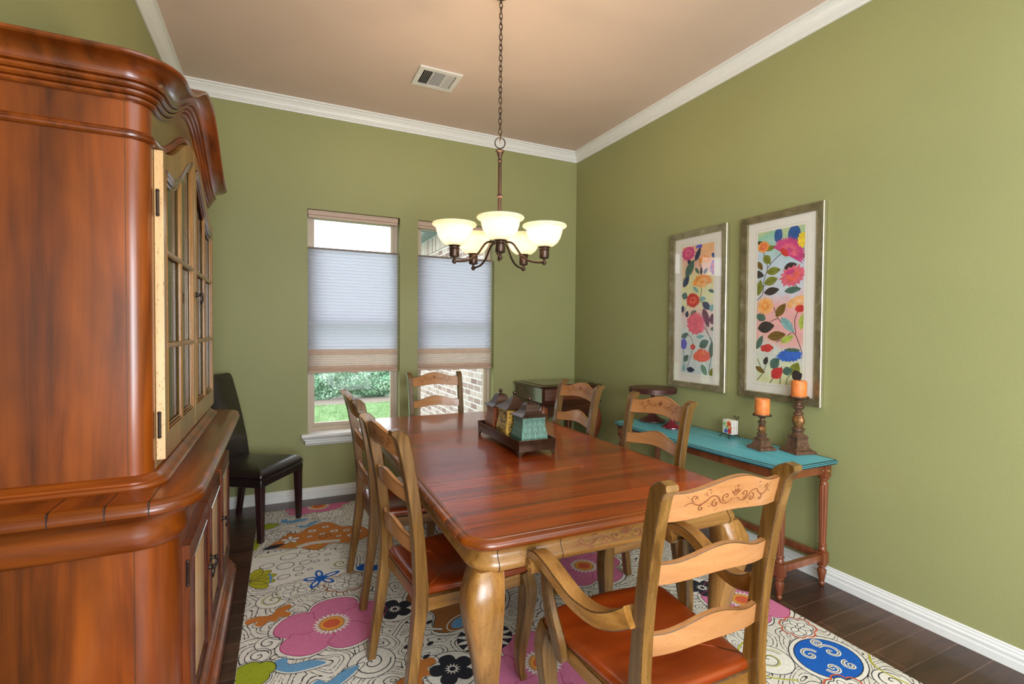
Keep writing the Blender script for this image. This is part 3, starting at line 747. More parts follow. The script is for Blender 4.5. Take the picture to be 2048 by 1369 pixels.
dup(ch0, (1.562, 2.810, FZ), PI/2+.02, 'ladder-back side chair right of the table, in front of the dark corner cabinet')
dup(ch0, (1.165, 3.625, FZ), PI+.01, 'ladder-back wooden chair at the far end of the table, in front of the right window')
ac = make_chair('armchair', 'ladder-back wooden armchair with scrolled arms and cherry seat at the near end of the table', True, GR)
ac.location = (1.030, 1.168, FZ); ac.rotation_euler = (0, 0, -.02)
ac['category'] = 'chair'

# ------------------------------------------------------------------ dining table
TX, TY = 1.148, 2.50
tb = thing('dining_table', 'long cherry-topped dining table with carved pine apron and cabriole legs on the floral rug', 'table', (TX, TY, FZ-.004), math.radians(-1.0))
hx, hy = .617, 1.145
tp = MB().mold(rrect(-hx, hx, -hy, hy, .10, 8), [(-.05, .736), (-.010, .736), (-.004, .739), (0, .746), (0, .753), (-.004, .761), (-.012, .766), (-.022, .767), (-.024, .7695), (-.035, .770)], [1], cap1=True, cap0=True, capmat=0)
tp.build('table_top', [TABLETOP, CHERRY_X], tb, angle=40)
JL = plain('joint_line', srgb(196, 122, 80), .4)
for k in range(-8, 9):
    y = k*.128+.002
    for sx in (-1, 1): MB().loft([[(sx*(hx+o+.0004), yy, z) for o, z in ((-.004, .739), (0, .746), (0, .753), (-.004, .761), (-.012, .766), (-.022, .767))]+[(sx*(hx-.03), yy, .766), (sx*(hx-.03), yy, .740)] for yy in (y-.0006, y+.0006)]).build('edge_joint', JL, tb)
ix = .045
def apz(o): return o
APP = [(-.006, .7355), (0, .7355), (.002, .728), (-.004, .720), (-.008, .706), (-.004, .694), (.006, .682), (.012, .670), (.010, .658), (.002, .650), (-.008, .647), (-.020, .646)]
MB().mold(rrect(-hx+ix, hx-ix, -hy+ix, hy-ix, .085, 8), APP, 0).build('apron', GOLD_X, tb, angle=40)
for x in (-.50, -.27, .27, .50):
    for sy in (-1, 1):
        MB().loft([[(x+dx, sy*(hy-ix+o+.0008), z) for o, z in APP[2:]]+[(x+dx, sy*(hy-ix-.03), .646), (x+dx, sy*(hy-ix-.03), .728)] for dx in (-.0012, .0012)]).build('apron_joint', DGROOVE, tb)
def apsurf(v):
    A = sorted([(z, o) for o, z in APP[1:]])
    for (z0, a), (z1, b) in zip(A, A[1:]):
        if z0 <= v <= z1: return a+(b-a)*(v-z0)/(z1-z0+1e-9)
    return 0
P = Paint(lambda u, v, h: (u, -(hy-ix+apsurf(v)+.0006+h), v)); vine(P, 0, .690, .235, .0042, 0, h=.46)
P.mb.build('apron_carving', MATS['carved_line'], tb, recalc=False)
for sx in (-1, 1):
    for sy in (-1, 1):
        d = Vector((sx, sy, 0)).normalized(); bx, by = sx*(hx-.095), sy*(hy-.095)
        zs = [(.655, .0, .098), (.63, .012, .108), (.59, .026, .118), (.54, .032, .120), (.48, .026, .112), (.42, .014, .100), (.34, .0, .084), (.26, -.010, .070), (.18, -.014, .060), (.11, -.008, .056), (.06, .006, .062), (.025, .018, .072), (.0, .020, .066)]
        secs = []
        for z, o, w in zs:
            p = Vector((bx, by, max(z, .004)))+d*o
            a = Vector((w/2, 0, 0)); b = Vector((0, w/2, 0)); secs.append(rsec(p, a, b, .014))
        MB().loft(secs, [0, 0]).build('leg', [GOLD_Z], tb, angle=50)
        # carved edge bead down the outward corner
        bd = MB()
        for q in ((1, -1), (-1, 1)):
            bd.tube([Vector((bx+sx*q[0]*(w/2-.008)*(1 if q[0] > 0 else 1), by+sy*q[1]*(w/2-.008), max(z, .004)))+d*o for z, o, w in zs[:-1]], .0042, 5)
        bd.build('leg_bead', GOLD_Z, tb)

# ------------------------------------------------------------------ canister set on its tray
TR = math.radians(-1.5); tx, ty, tz = 1.215, 2.525, .7738
tray = thing('tray', 'dark bronze footed tray holding three canisters on the dining table', 'tray', (tx, ty, tz), TR)
w2, l2 = .105, .305
MB().box(-w2+.004, w2-.004, -l2+.004, l2-.004, .026, .032).build('base_plate', TRAYM, tray)
MB().mold(rrect(-w2, w2, -l2, l2, .006, 2), [(-.004, .026), (0, .026), (.001, .05), (.003, .078), (.005, .082), (.003, .085), (-.001, .082), (-.003, .078), (-.004, .05), (-.004, .03)], 0).build('rim', TRAYM, tray)
for sx in (-1, 1):
    for sy in (-1, 1):
        f = MB()
        x, y = sx*(w2-.003), sy*(l2-.003)
        for ax in (0, 1):
            pts = [(0, 0), (.012, 0), (.016, .010), (.024, .020), (.044, .0262), (0, .0262)]
            sec = [[(x-sx*a+(0 if ax == 0 else 0), y+sy*b_, z_) if ax == 0 else (x+sx*b_, y-sy*a, z_) for a, z_ in pts] for b_ in (-.004, .002)]
            f.loft(sec)
        f.build('foot', TRAYM, tray)
def canister(nm, col, label, y, sc, motif):
    c, s = cos(TR), sin(TR)
    zb = tz+.0325
    o = thing(nm, label, 'canister', (tx-y*s, ty+y*c, zb), TR, 'lidded canisters on the tray')
    H = .160*sc; hw = .074*sc
    WT = [(0, .93), (.10, .89), (.22, .875), (.36, .915), (.52, .985), (.68, 1.03), (.80, 1.02), (.92, .95), (1.0, .90)]
    def wz(z):
        t = 1-z/H
        for (a, p), (b, q) in zip(WT, WT[1:]):
            if t <= b+1e-6: k = (t-a)/(b-a); return hw*(p+(q-p)*k)
        return hw*.9
    rows = []; n = 24
    for i in range(n+1):
        z = H*i/n; w = wz(z); e = .008; rows.append([(-w+e, -w, z), (w-e, -w, z), (w, -w+e, z), (w, w-e, z), (w-e, w, z), (-w+e, w, z), (-w, w-e, z), (-w, -w+e, z)])
    MB().loft(rows, 0).build('body', col, o, angle=40)
    P = Paint(lambda u, v, h: (0, 0, 0))
    def face(k):
        def f(u, v, h):
            w = wz(min(H, max(0, v)))+.0008+h
            u = u*(wz(v)-.006)/hw
            return [(u, -w, v), (-w, -u, v), (w, u, v), (-u, w, v)][k]
        return f
    tot = MB()
    for k in range(4):
        P = Paint(face(k)); P.mb = tot
        if motif == 'scroll':
            nx, nz = 4, 5; dx = 2*hw/nx; dz = (H-.01)/nz
            for a in range(nx):
                for b in range(nz):
                    cx = -hw+dx*(a+.5); cz = .006+dz*(b+.5); sg = 1 if (a+b) % 2 else -1
                    P.line(spiral(cx-sg*dx*.16, cz+dz*.15, dx*.32, 1.5, 0 if sg > 0 else PI, sg, 9), .0023, 0, 1)
                    P.line(spiral(cx+sg*dx*.2, cz-dz*.22, dx*.26, 1.3, PI if sg > 0 else 0, -sg, 9), .0021, 0, 1)
                    P.line(smooth2([(cx-sg*dx*.42, cz-dz*.1), (cx-sg*dx*.2, cz-dz*.42), (cx+sg*dx*.1, cz-dz*.3), (cx+sg*dx*.38, cz+dz*.2), (cx+sg*dx*.45, cz+dz*.45)], 4), .0021, 0, 1)
        else:
            rr = random.Random(len(label)+k); nn = 190 if motif == 'vine' else 170
            for q in range(nn):
                cx = rr.uniform(-hw*.95, hw*.95); cz = rr.uniform(.006, H-.008); r = rr.uniform(.004, .009)*(1 if motif == 'vine' else .55)
                P.line(spiral(cx, cz, min(r, hw-abs(cx)), 1.0, rr.uniform(0, 6), rr.choice((1, -1)), 8), .0024 if motif == 'vine' else .0011, 0, 1)
    tot.build('scrollwork', SCROLL if motif != 'fine' else plain('rust_scroll', srgb(92, 44, 26), .5), o, recalc=False)
    lid = MB(); lw = wz(H)+.010
    prof = [(lw-.004, H-.001), (lw, H+.001), (lw, H+.005), (lw*.84, H+.010), (lw*.66, H+.017), (lw*.54, H+.028), (lw*.47, H+.042), (lw*.41, H+.055), (lw*.32, H+.065), (lw*.18, H+.072), (.004, H+.075)]
    if motif == 'vine': prof = [(lw-.004, H-.001), (lw, H+.001), (lw, H+.005), (lw*.72, H+.019), (lw*.52, H+.030), (lw*.47, H+.034), (lw*.30, H+.048), (lw*.16, H+.064), (lw*.10, H+.070), (.004, H+.071)]
    lid.loft([[(-w, -w, z), (w, -w, z), (w, w, z), (-w, w, z)] for w, z in prof], 0)
    lo = lid.build('lid', LIDM, o, angle=30)
    zk = prof[-1][1]
    MB().lathe([(.004, zk-.002), (.005, zk+.004), (.009, zk+.007), (.0115, zk+.013), (.010, zk+.020), (.005, zk+.0245), (0, zk+.0255)], (0, 0, 0), 16).build('finial', LIDM, lo)
canister('canister', JARG, 'sage green scrollwork canister, nearest of the three on the tray', -.205, 1.0, 'scroll')
canister('canister', JARY, 'mustard yellow canister, tallest and in the middle of the tray', -.010, 1.08, 'vine')
canister('canister', JARR, 'rust red canister at the far end of the tray', .195, 1.0, 'fine')

# ------------------------------------------------------------------ leather chair by the left window
pc = thing('side_chair', 'dark brown leather chair with espresso legs between the china cabinet and left window', 'chair', (-.165, 3.904, FZ), math.radians(-123))
for sx in (-1, 1):
    MB().bar([(sx*.222, .215, 0), (sx*.222, .208, .40)], (1, 0, 0), [.034, .05], [.034, .05], .004).build('leg', DKLEG, pc)
    MB().bar([(sx*.215, -.27, 0), (sx*.218, -.215, .40)], (1, 0, 0), [.032, .044], [.034, .046], .004).build('leg', DKLEG, pc)
def cushion(x0, x1, y0, y1, z0, z1, dome, r=.02, n=14):
    rows = [];
    def ring(ins, z): return [(x, y, z) for x, y, _, _ in rrect(x0+ins, x1-ins, y0+ins, y1-ins, max(r-ins*.5, .006), 4)]
    prof = [(.01, z0), (0, z0+.006), (0, z1-.02), (.004, z1-.006), (.016, z1+dome*.25), (.05, z1+dome*.6), (.10, z1+dome*.88), (.16, z1+dome)]
    return MB().loft([ring(i_, z_) for i_, z_ in prof], 0)
cushion(-.247, .247, -.225, .238, .365, .425, .0, .012).build('seat_skirt', LEATHER, pc, angle=50)
cushion(-.249, .249, -.225, .240, .425, .455, .040, .02).build('seat_cushion', LEATHER, pc, angle=60)
MB().tube([(x, y, .424) for x, y, _, _ in rrect(-.2495, .2495, -.2255, .2405, .014, 3)], .0028, 6, closed=True).build('piping', LEATHER, pc)
secs = []
for z, y, t_ in ((.36, -.205, .065), (.46, -.212, .072), (.60, -.232, .07), (.75, -.262, .062), (.88, -.292, .055), (.98, -.318, .048), (1.04, -.333, .040), (1.062, -.340, .022)):
    p = Vector((0, y-.01, z)); secs.append(rsec(p, Vector((.240, 0, 0)), Vector((0, t_/2, -.01)), .012))
MB().loft(secs, 0).build('backrest', LEATHER, pc, angle=40)

# ------------------------------------------------------------------ china cabinet against the left wall
QX, QY = -.45, 2.45
cab = thing('china_cabinet', 'tall cherry china cabinet with arched cornice and glazed pine doors at the left', 'cabinet', (QX, QY, 0))
def cb(n, mb, mats, par=None, angle=35):
    return mb.build(n, mats, par or cab, angle, loc=None if par else (-QX, -QY, 0))
OFF = Vector((-QX, -QY, 0))
def sub(n, mb, mats, par, angle=35):
    mb.v = [(a-QX, b-QY, c) for a, b, c in mb.v]
    return mb.build(n, mats, par, angle)
def loc_par(o): # parts carry their mesh in cabinet coordinates
    return o
def cpath(xf, yn, yf, r, n=70, x0=-.682):
    out = [(x0, yn, 0, -1), ((x0+xf)/2, yn, 0, -1)]
    for k in range(9): a = -PI/2+PI/2*k/8; out.append((xf-r+r*cos(a), yn+r+r*sin(a), cos(a), sin(a)))
    for k in range(1, n): out.append((xf, yn+r+(yf-yn-2*r)*k/n, 1, 0))
    for k in range(9): a = PI/2*k/8; out.append((xf-r+r*cos(a), yf-r+r*sin(a), cos(a), sin(a)))
    out += [((x0+xf)/2, yf, 0, 1), (x0, yf, 0, 1)]
    return out
def bell(t): t = abs(t); return .5*(1+cos(PI*t)) if t < 1 else 0
YM = 2.45
arch = lambda x, y: .20*bell((y-YM)/.64)
def part(n, mb, mats, angle=35):
    mb.v = [(a-QX, b-QY, c) for a, b, c in mb.v]
    return mb.build(n, mats, cab, angle)
lp = cpath(-.27, 1.67, 3.23, .10, 20)
part('lower_case', MB().mold(lp, [(0, .02), (0, .81)], 0, closed=False), CHERRY_Z)
part('plinth', MB().mold(lp, [(0, .142), (.004, .142), (.010, .137), (.012, .128), (.022, .122), (.026, .112), (.026, .106), (.036, .100), (.042, .088), (.043, .080), (.054, .074), (.056, .035), (.050, .03), (0, .03)], 0, closed=False), CHERRY_X)
part('bracket_foot', MB().box(-.33, -.222, 1.70, 1.80, 0, .035).box(-.33, -.222, 3.10, 3.20, 0, .035).box(-.66, -.58, 1.63, 1.70, 0, .035).box(-.66, -.58, 3.16, 3.26, 0, .035), CHERRY_X)
part('waist_moulding', MB().mold(lp, [(0, .796), (.006, .798), (.012, .803), (.017, .812), (.019, .826), (.018, .842), (.016, .858), (.017, .872), (.022, .884), (.032, .896), (.046, .906), (.055, .912)], 0, closed=False), CHERRY_X, 45)
ct = cpath(-.20, 1.60, 3.30, .13, 20)
part('counter_top', MB().mold(ct, [(-.04, .910), (-.008, .910), (0, .914), (.002, .922), (0, .930), (-.004, .936), (-.003, .941), (-.008, .947), (-.018, .950)], 1, closed=False, cap1=True, cap0=True, capmat=0), [CHERRY_Y, CHERRY_X])
for x in (-.525, -.41, -.315): part('counter_joint', MB().box(x-.0012, x+.0012, 1.5975, 1.76, .912, .9506), DGROOVE)
XF, YN, YF2, UR = -.34, 1.76, 3.16, .050
up = cpath(XF, YN, YF2, UR, 74)
part('upper_foot_moulding', MB().mold(up, [(.036, .9502), (.038, .956), (.034, .963), (.026, .966), (.026, .971), (.016, .975), (.012, .981), (.004, .985), (0, .986)], 0, closed=False), CHERRY_X)
near = [p for p in up if p[1] <= YN+UR+.0001]; far = [p for p in up if p[1] >= YF2-UR-.0001]
for i, seg in enumerate((near, far)):
    part('side_panel', MB().mold(seg, [(0, .95), (0, 2.09)], 0, closed=False), CHERRY_Z)
part('side_groove', MB().box(-.3955, -.394, YN-.0008, YN+.01, .986, 2.068).box(-.3635, -.362, 1.6692, 1.68, .142, .798), GLAZE)
# front frame: bottom rail, corner strips and arched frieze
part('front_frame', MB().box(XF-.014, XF-.001, YN+UR-.004, YN+.078, .95, 1.99).box(XF-.014, XF-.001, YF2-.078, YF2-UR+.004, .95, 1.99).box(XF-.014, XF-.001, YN+.078, YF2-.078, .95, 1.015), PINEIN)
fz = []
for k in range(61):
    y = YN+UR-.002+(YF2-YN-2*UR+.004)*k/60; a = arch(0, y); fz.append([(XF-.015, y, 1.93+a), (XF, y, 1.93+a), (XF, y, 2.10+a), (XF-.015, y, 2.10+a)])
part('frieze', MB().loft(fz), wood('olive_gold_frieze', srgb(70, 48, 18), srgb(112, 84, 38), srgb(140, 108, 54), 'y', 20, .08, .34, .2, .3))
part('frieze_bead', MB().mold(up, [(0, 1.962), (.006, 1.963), (.011, 1.968), (.012, 1.974), (.008, 1.978), (.010, 1.982), (.006, 1.987), (0, 1.988)], 0, closed=False, dz=arch), CHERRY_Y)
CORN = [(0, 2.068), (.007, 2.068), (.012, 2.073), (.012, 2.080), (.007, 2.083), (.016, 2.084), (.022, 2.089), (.022, 2.096), (.016, 2.099), (.025, 2.100), (.031, 2.105), (.031, 2.112), (.026, 2.115), (.038, 2.117), (.040, 2.121), (.034, 2.125), (.037, 2.135), (.044, 2.146), (.057, 2.156), (.074, 2.162), (.086, 2.164), (.091, 2.168), (.091, 2.174), (.087, 2.178), (.07, 2.179), (0, 2.179)]
part('cornice', MB().mold(up, CORN, 0, closed=False, dz=arch), CHERRY_Y, 22)
part('top_board', MB().box(-.682, XF-.03, YN+.05, YF2-.05, 2.04, 2.06), CHERRY_Y)
part('back_panel', MB().box(-.682, -.672, YN+.01, YF2-.01, .95, 2.05), PINEIN)
for z in (1.362, 1.66): part('shelf', MB().box(-.671, -.40, YN+.04, YF2-.04, z-.008, z+.008), PINEIN)
zt_ = lambda y: 1.966+arch(0, y)
zg_ = lambda y: 1.905+.185*bell((y-YM)/.50)
def ring_pull(y, z, x, par, nm='ring_pull'):
    mb = MB().lathe([(0, 0), (.014, 0), (.014, .003), (.008, .006), (.006, .016), (.011, .021), (.009, .027), (0, .029)], (x, y, z), 16, axis=Matrix.Rotation(PI/2, 3, 'Y'))
    mb.tube([(x+.018+.004*abs(sin(k*PI/8)), y+.022*sin(k*PI/8), z-.016+.022*cos(k*PI/8)) for k in range(16)], .0036, 6, closed=True)
    sub(nm, mb, IRON, par)
def hinge(y, z, x, par):
    mb = MB().tube([(x, y, z-.036), (x, y, z+.036)], .0048, 8)
    for q in (-.036, .036): mb.lathe([(0, -.006), (.004, -.005), (.0058, 0), (.004, .005), (0, .006)], (x, y, z+q), 8)
    mb.box(x-.003, x+.001, y, y+.016, z-.034, z+.034)
    sub('hinge', mb, IRON, par)
def cdoor(ya, yb, handle):
    x0, x1 = XF+.001, XF+.024; sw = .042; zb = 1.012; gb = zb+.075
    n = 22; mb = MB()
    def col(y_a, y_b, k=6):
        secs = []
        for i in range(k+1):
            y = y_a+(y_b-y_a)*i/k; secs.append([(x0, y, zb), (x1, y, zb), (x1, y, zt_(y)-.006), (x0, y, zt_(y)-.006)])
        mb.loft(secs, [0, 1, 0, 0])
    col(ya, ya+sw); col(yb-sw, yb)
    mb.box(x0, x1, ya+sw, yb-sw, zb, gb, 1)
    mb.loft([[(x0, y, zg_(y)), (x1, y, zg_(y)), (x1, y, zt_(y)-.006), (x0, y, zt_(y)-.006)] for y in [ya+sw+(yb-ya-2*sw)*i/n for i in range(n+1)]], 1)
    mb.v = [(a-QX, b-QY, c) for a, b, c in mb.v]
    d = mb.build('glazed_door', [PINE, GOLD_Z], cab)
    d['label'] = 'pale pine door with six glass panes under an arched top'
    a, b = ya+sw, yb-sw
    bd = MB()
    for o, r_, xx in ((.003, .0042, x1-.002), (.010, .0036, x1-.006), (.017, .0036, x1-.010)):
        loop = [(xx, a+o, gb+o), (xx, b-o, gb+o)]+[(xx, b-o-(b-a-2*o)*i/n, zg_(b-o-(b-a-2*o)*i/n)-o) for i in range(n+1)]
        bd.tube(loop, r_, 6, closed=True)
    sub('glazing_bead', bd, GOLD_Z, d)
    am = MB()
    for o, r_, xx in ((-.004, .0065, x1-.001), (.011, .0060, x1-.004), (.025, .0052, x1-.008)):
        am.tube([(xx, a+.004+(b-a-.008)*i/n, zg_(a+.004+(b-a-.008)*i/n)-o) for i in range(n+1)], r_, 6)
    sub('arch_moulding', am, DKCH, d)
    sub('pane', MB().loft([[(x0+.006, y, gb), (x0+.009, y, gb), (x0+.009, y, zg_(y)), (x0+.006, y, zg_(y))] for y in [a+(b-a)*i/n for i in range(n+1)]], 0), CGLASS, d)
    ym_ = (a+b)/2
    sub('muntin', MB().bar([(x1-.006, ym_, gb), (x1-.006, ym_, zg_(ym_))], (0, 1, 0), .018, .014, .004), GOLD_Z, d)
    for z in (1.362, 1.66): sub('muntin', MB().bar([(x1-.006, a, z), (x1-.006, b, z)], (0, 0, 1), .018, .014, .004), GOLD_Y, d)
    if handle: ring_pull(yb-.02 if handle > 0 else ya+.026, 1.56, x1, d)
    hy_ = ya-.006 if ya < YM-.1 else yb+.006
    for z in (1.12, 1.80): hinge(hy_, z, x1-.014, d)
cdoor(YN+.070, YM-.002, 0); cdoor(YM+.002, YF2-.070, -1)
for i, (ya, yb, hs) in enumerate(((1.79, 2.215, 1), (2.245, 2.665, -1), (2.695, 3.12, -1))):
    x0, x1 = -.2695, -.248; z0, z1 = .165, .745; sw = .058
    mb = MB().box(x0, x1, ya, ya+sw, z0, z1).box(x0, x1, yb-sw, yb, z0, z1).box(x0, x1, ya+sw, yb-sw, z0, z0+sw).box(x0, x1, ya+sw, yb-sw, z1-sw, z1)
    mb.v = [(a-QX, b-QY, c) for a, b, c in mb.v]
    d = mb.build('cabinet_door', CHERRY_Z, cab)
    a, b = ya+sw, yb-sw
    sub('raised_panel', MB().box(x0, x1-.012, a, b, z0+sw, z1-sw).loft([[(x1-.012, a+o, z0+sw+o), (x1-.012, b-o, z0+sw+o), (x1-.012, b-o, z1-sw-o), (x1-.012, a+o, z1-sw-o)] if o < .03 else [(x1-.003, a+o, z0+sw+o), (x1-.003, b-o, z0+sw+o), (x1-.003, b-o, z1-sw-o), (x1-.003, a+o, z1-sw-o)] for o in (.012, .034)]), PINE, d)
    bd = MB()
    for o, r_, xx in ((-.004, .0045, x1+.001), (.006, .005, x1-.002)):
        bd.tube([(xx, a+o, z0+sw+o), (xx, b-o, z0+sw+o), (xx, b-o, z1-sw-o), (xx, a+o, z1-sw-o)], r_, 6, closed=True)
    sub('panel_moulding', bd, DKCH, d)
    ring_pull(yb-.03 if hs > 0 else ya+.03, .50, x1, d)
    hy_ = ya-.004 if hs > 0 else yb+.004
    for z in (.25, .66): hinge(hy_, z, x1-.006, d)

# ------------------------------------------------------------------ console table on the right wall
KX, KY = 2.58, 2.39
kt = thing('console_table', 'narrow console with distressed turquoise top and fluted mahogany legs against the right wall', 'table', (KX, KY, 0))
kp = [(2.798, 1.668), (2.798, 3.112), (2.788, 3.122), (2.40, 3.122), (2.375, 3.116), (2.362, 3.10)]+[(2.352-.040*sin(PI*k/20)**.8 if 0 < k < 20 else 2.352, 3.08-1.38*k/20) for k in range(21)]+[(2.362, 1.68), (2.375, 1.664), (2.40, 1.658), (2.788, 1.658)]
kp = [(x-KX, y-KY) for x, y in kp][::-1]
if sum(a[0]*b[1]-b[0]*a[1] for a, b in zip(kp, kp[1:]+kp[:1])) < 0: kp = kp[::-1]
ko = outline(kp)
MB().mold(ko, [(-.02, .694), (-.012, .694), (-.008, .698), (-.010, .702), (-.002, .705), (.0, .710), (-.003, .714), (-.010, .716), (-.012, .719), (-.016, .720)], [1, 1, 1, 1, 0, 1, 0, 1, 1], cap1=True, cap0=True, capmat=0).build('table_top', [TURQ, TURQD], kt)
LG = [(2.405, 1.72), (2.762, 1.72), (2.405, 3.055), (2.762, 3.055)]
for x, y in LG:
    lx, ly = x-KX, y-KY
    b = MB().rbox(lx-.026, lx+.026, ly-.026, ly+.026, .615, .693, .003)
    b.lathe([(.020, .615), (.026, .610), (.026, .604), (.018, .598), (.016, .590), (.022, .584), (.024, .576), (.020, .570), (.023, .560), (.021, .40), (.0175, .245), (.016, .238), (.022, .232), (.022, .226), (.016, .220), (.018, .212), (.024, .206), (.022, .198), (.018, .192)], (lx, ly, 0), 48, flute=(.24, .562, 12))
    b.rbox(lx-.024, lx+.024, ly-.024, ly+.024, .125, .192, .003)
    b.lathe([(.018, .125), (.024, .120), (.024, .112), (.016, .105), (.015, .098), (.023, .090), (.024, .080), (.018, .05), (.013, .022), (.016, .016), (.015, .008), (.009, 0)], (lx, ly, 0), 20)
    lg = b.build('leg', MAHOG, kt)
    # gilded rosette on the block
    sx = -1
    ro = MB()
    for (ax, px, py) in ((Matrix.Rotation(-PI/2, 3, 'Y'), lx-.026, ly), (Matrix.Rotation(PI/2, 3, 'X'), lx, ly-.026)):
        ro.lathe([(.017, -.001), (.017, .003), (.014, .005), (.011, .003), (.007, .003), (.004, .006), (0, .006)], (px, py, .652), 16, axis=ax)
    ro.build('rosette', HOLDG, lg)
def kbox(n, *a): MB().box(a[0]-KX, a[1]-KX, a[2]-KY, a[3]-KY, a[4], a[5]).build(n, MAHOG, kt)
kbox('apron', 2.396, 2.414, 1.746, 3.029, .635, .693); kbox('apron', 2.753, 2.771, 1.746, 3.029, .635, .693)
kbox('apron', 2.431, 2.736, 1.711, 1.729, .635, .693); kbox('apron', 2.431, 2.736, 3.046, 3.064, .635, .693)
kbox('stretcher', 2.429, 2.738, 1.706, 1.734, .146, .182); kbox('stretcher', 2.429, 2.738, 3.041, 3.069, .146, .182)
kbox('stretcher', 2.748, 2.774, 1.744, 3.031, .146, .182)

TZ = .7205
def holder(x, y, prof, hb, s, label, rz, glabel):
    o = thing('candle_holder', label, 'candle holder', (x, y, TZ), rz, 'bronze pillar candle holders')
    # square flared base
    secs = []
    for w, z in ((s, 0), (s, .006), (s*.96, .010), (s*.94, .016), (s*.74, .022), (s*.60, .036), (s*.52, hb*.72), (s*.50, hb*.78), (s*.54, hb*.82), (s*.54, hb*.9), (s*.40, hb)):
        secs.append([(-w, -w, z), (0, -w*(.93 if z > .016 else 1), z), (w, -w, z), (w*(.93 if z > .016 else 1), 0, z), (w, w, z), (0, w*(.93 if z > .016 else 1), z), (-w, w, z), (-w*(.93 if z > .016 else 1), 0, z)])
    MB().loft(secs, 0).build('base', HOLD, o, angle=30)
    return o
def lath(o, n, prof, mat, seg=24, flute=None): return MB().lathe(prof, (0, 0, 0), seg, 0, flute).build(n, mat, o)
def cup(o, z, r):
    p = lath(o, 'candle_plate', [(.014, z-.020), (.018, z-.014), (r*.55, z-.008), (r*.95, z-.003), (r, z+.003), (r*.98, z+.007), (r*.9, z+.002), (0, z+.0)], HOLD)
    bd = MB()
    for k in range(22):
        a = 2*PI*k/22; bd.lathe([(0, -.0042), (.003, -.003), (.0042, 0), (.003, .003), (0, .0042)], (r*.985*cos(a), r*.985*sin(a), z), 6)
    bd.build('bead_rim', BRONZE, p)
def candle(x, y, z, r, h, label):
    o = MB().lathe([(r-.002, 0), (r, .003), (r*1.01, h*.5), (r, h-.005), (r-.004, h-.001), (r*.8, h-.003), (r*.3, h-.006), (0, h-.007)], (0, 0, 0), 28).build('candle', CANDLE, loc=(x, y, z))
    tag(o, label, 'candle', 'orange pillar candles')
    MB().tube([(0, 0, h-.008), (.001, 0, h+.006)], .0012, 5).build('wick', BLACK, o)
hx1, hy1, hx2, hy2 = 2.748, 1.868, 2.62, 2.008
h1 = holder(hx1, hy1, None, .105, .070, 'taller bronze candle holder on the near end of the turquoise console', -.25, '')
lath(h1, 'stem', [(.030, .100), (.032, .108), (.026, .116), (.030, .126), (.036, .134), (.036, .140), (.026, .146), (.020, .152)], HOLD)
lath(h1, 'turned_bulb', [(.018, .150), (.024, .156), (.032, .168), (.036, .184), (.033, .202), (.026, .214), (.018, .222)], HOLDG, 28, (.158, .215, 10))
lath(h1, 'collar', [(.018, .220), (.030, .224), (.026, .232), (.016, .240), (.018, .250), (.026, .256), (.033, .266), (.030, .272), (.016, .278), (.013, .290), (.022, .296), (.024, .302), (.014, .308)], HOLD)
cup(h1, .322, .052); candle(hx1, hy1, TZ+.3225, .041, .098, 'orange pillar candle on the taller bronze candle holder')
h2 = holder(hx2, hy2, None, .070, .058, 'shorter bronze candle holder on the turquoise console, left of the taller one', -.2, '')
lath(h2, 'stem', [(.024, .066), (.027, .074), (.022, .080), (.028, .088), (.029, .094), (.018, .100), (.014, .104)], HOLD)
lath(h2, 'turned_bulb', [(.014, .102), (.022, .108), (.026, .120), (.022, .132), (.014, .138)], HOLDG, 28, (.105, .135, 8))
lath(h2, 'collar', [(.013, .136), (.021, .143), (.013, .150), (.022, .158), (.024, .166), (.013, .174), (.012, .186)], HOLD)
cup(h2, .204, .050); candle(hx2, hy2, TZ+.2045, .041, .100, 'orange pillar candle on the shorter bronze candle holder')

def cakestand(x, y, mat, R_, H, rb, label, skirt):
    o = thing('cake_stand', label, 'cake stand', (x, y, TZ), 0, 'pedestal cake stands')
    lath(o, 'pedestal', [(rb*.9, 0), (rb, .003), (rb*.98, .010), (rb*.78, .018), (rb*.66, .026), (rb*.42, .040), (rb*.24, .058), (rb*.17, .075), (.022, .090), (.024, .096), (.016, .104), (.013, H*.6), (.014, H-.050), (.022, H-.034), (.034, H-.022), (.05, H-.016)], mat, 36)
    p = lath(o, 'plate', [(.04, H-.016), (R_*.9, H-.014), (R_*.95, H-.012), (R_, H-.004), (R_*1.0, H), (R_*.96, H+.002), (0, H)], mat, 48)
    if skirt:
        q = MB().lathe([(R_*.985, H-.004), (R_*.99, H-.034), (R_*.975, H-.036), (R_*.97, H-.006)], (0, 0, 0), 64).build('pierced_skirt', mat, p)
        P = Paint(lambda u, v, h: ((R_*.992+h)*cos(u/R_), (R_*.992+h)*sin(u/R_), v))
        for k in range(56):
            P.line(spiral(k*2*PI*R_/56, H-.018, .008, 1.3, k % 2*PI, 1 if k % 2 else -1, 8), .002, 0, 1)
        P.mb.build('skirt_scroll', BLACK, p, recalc=False)
    return o
cakestand(2.640, 2.985, STANDM, .182, .262, .100, 'large brown metal cake stand with pierced rim at the far end of the console', True)
cakestand(2.585, 2.715, STANDR, .105, .150, .070, 'small burgundy cake stand beside the large brown one on the console', False)

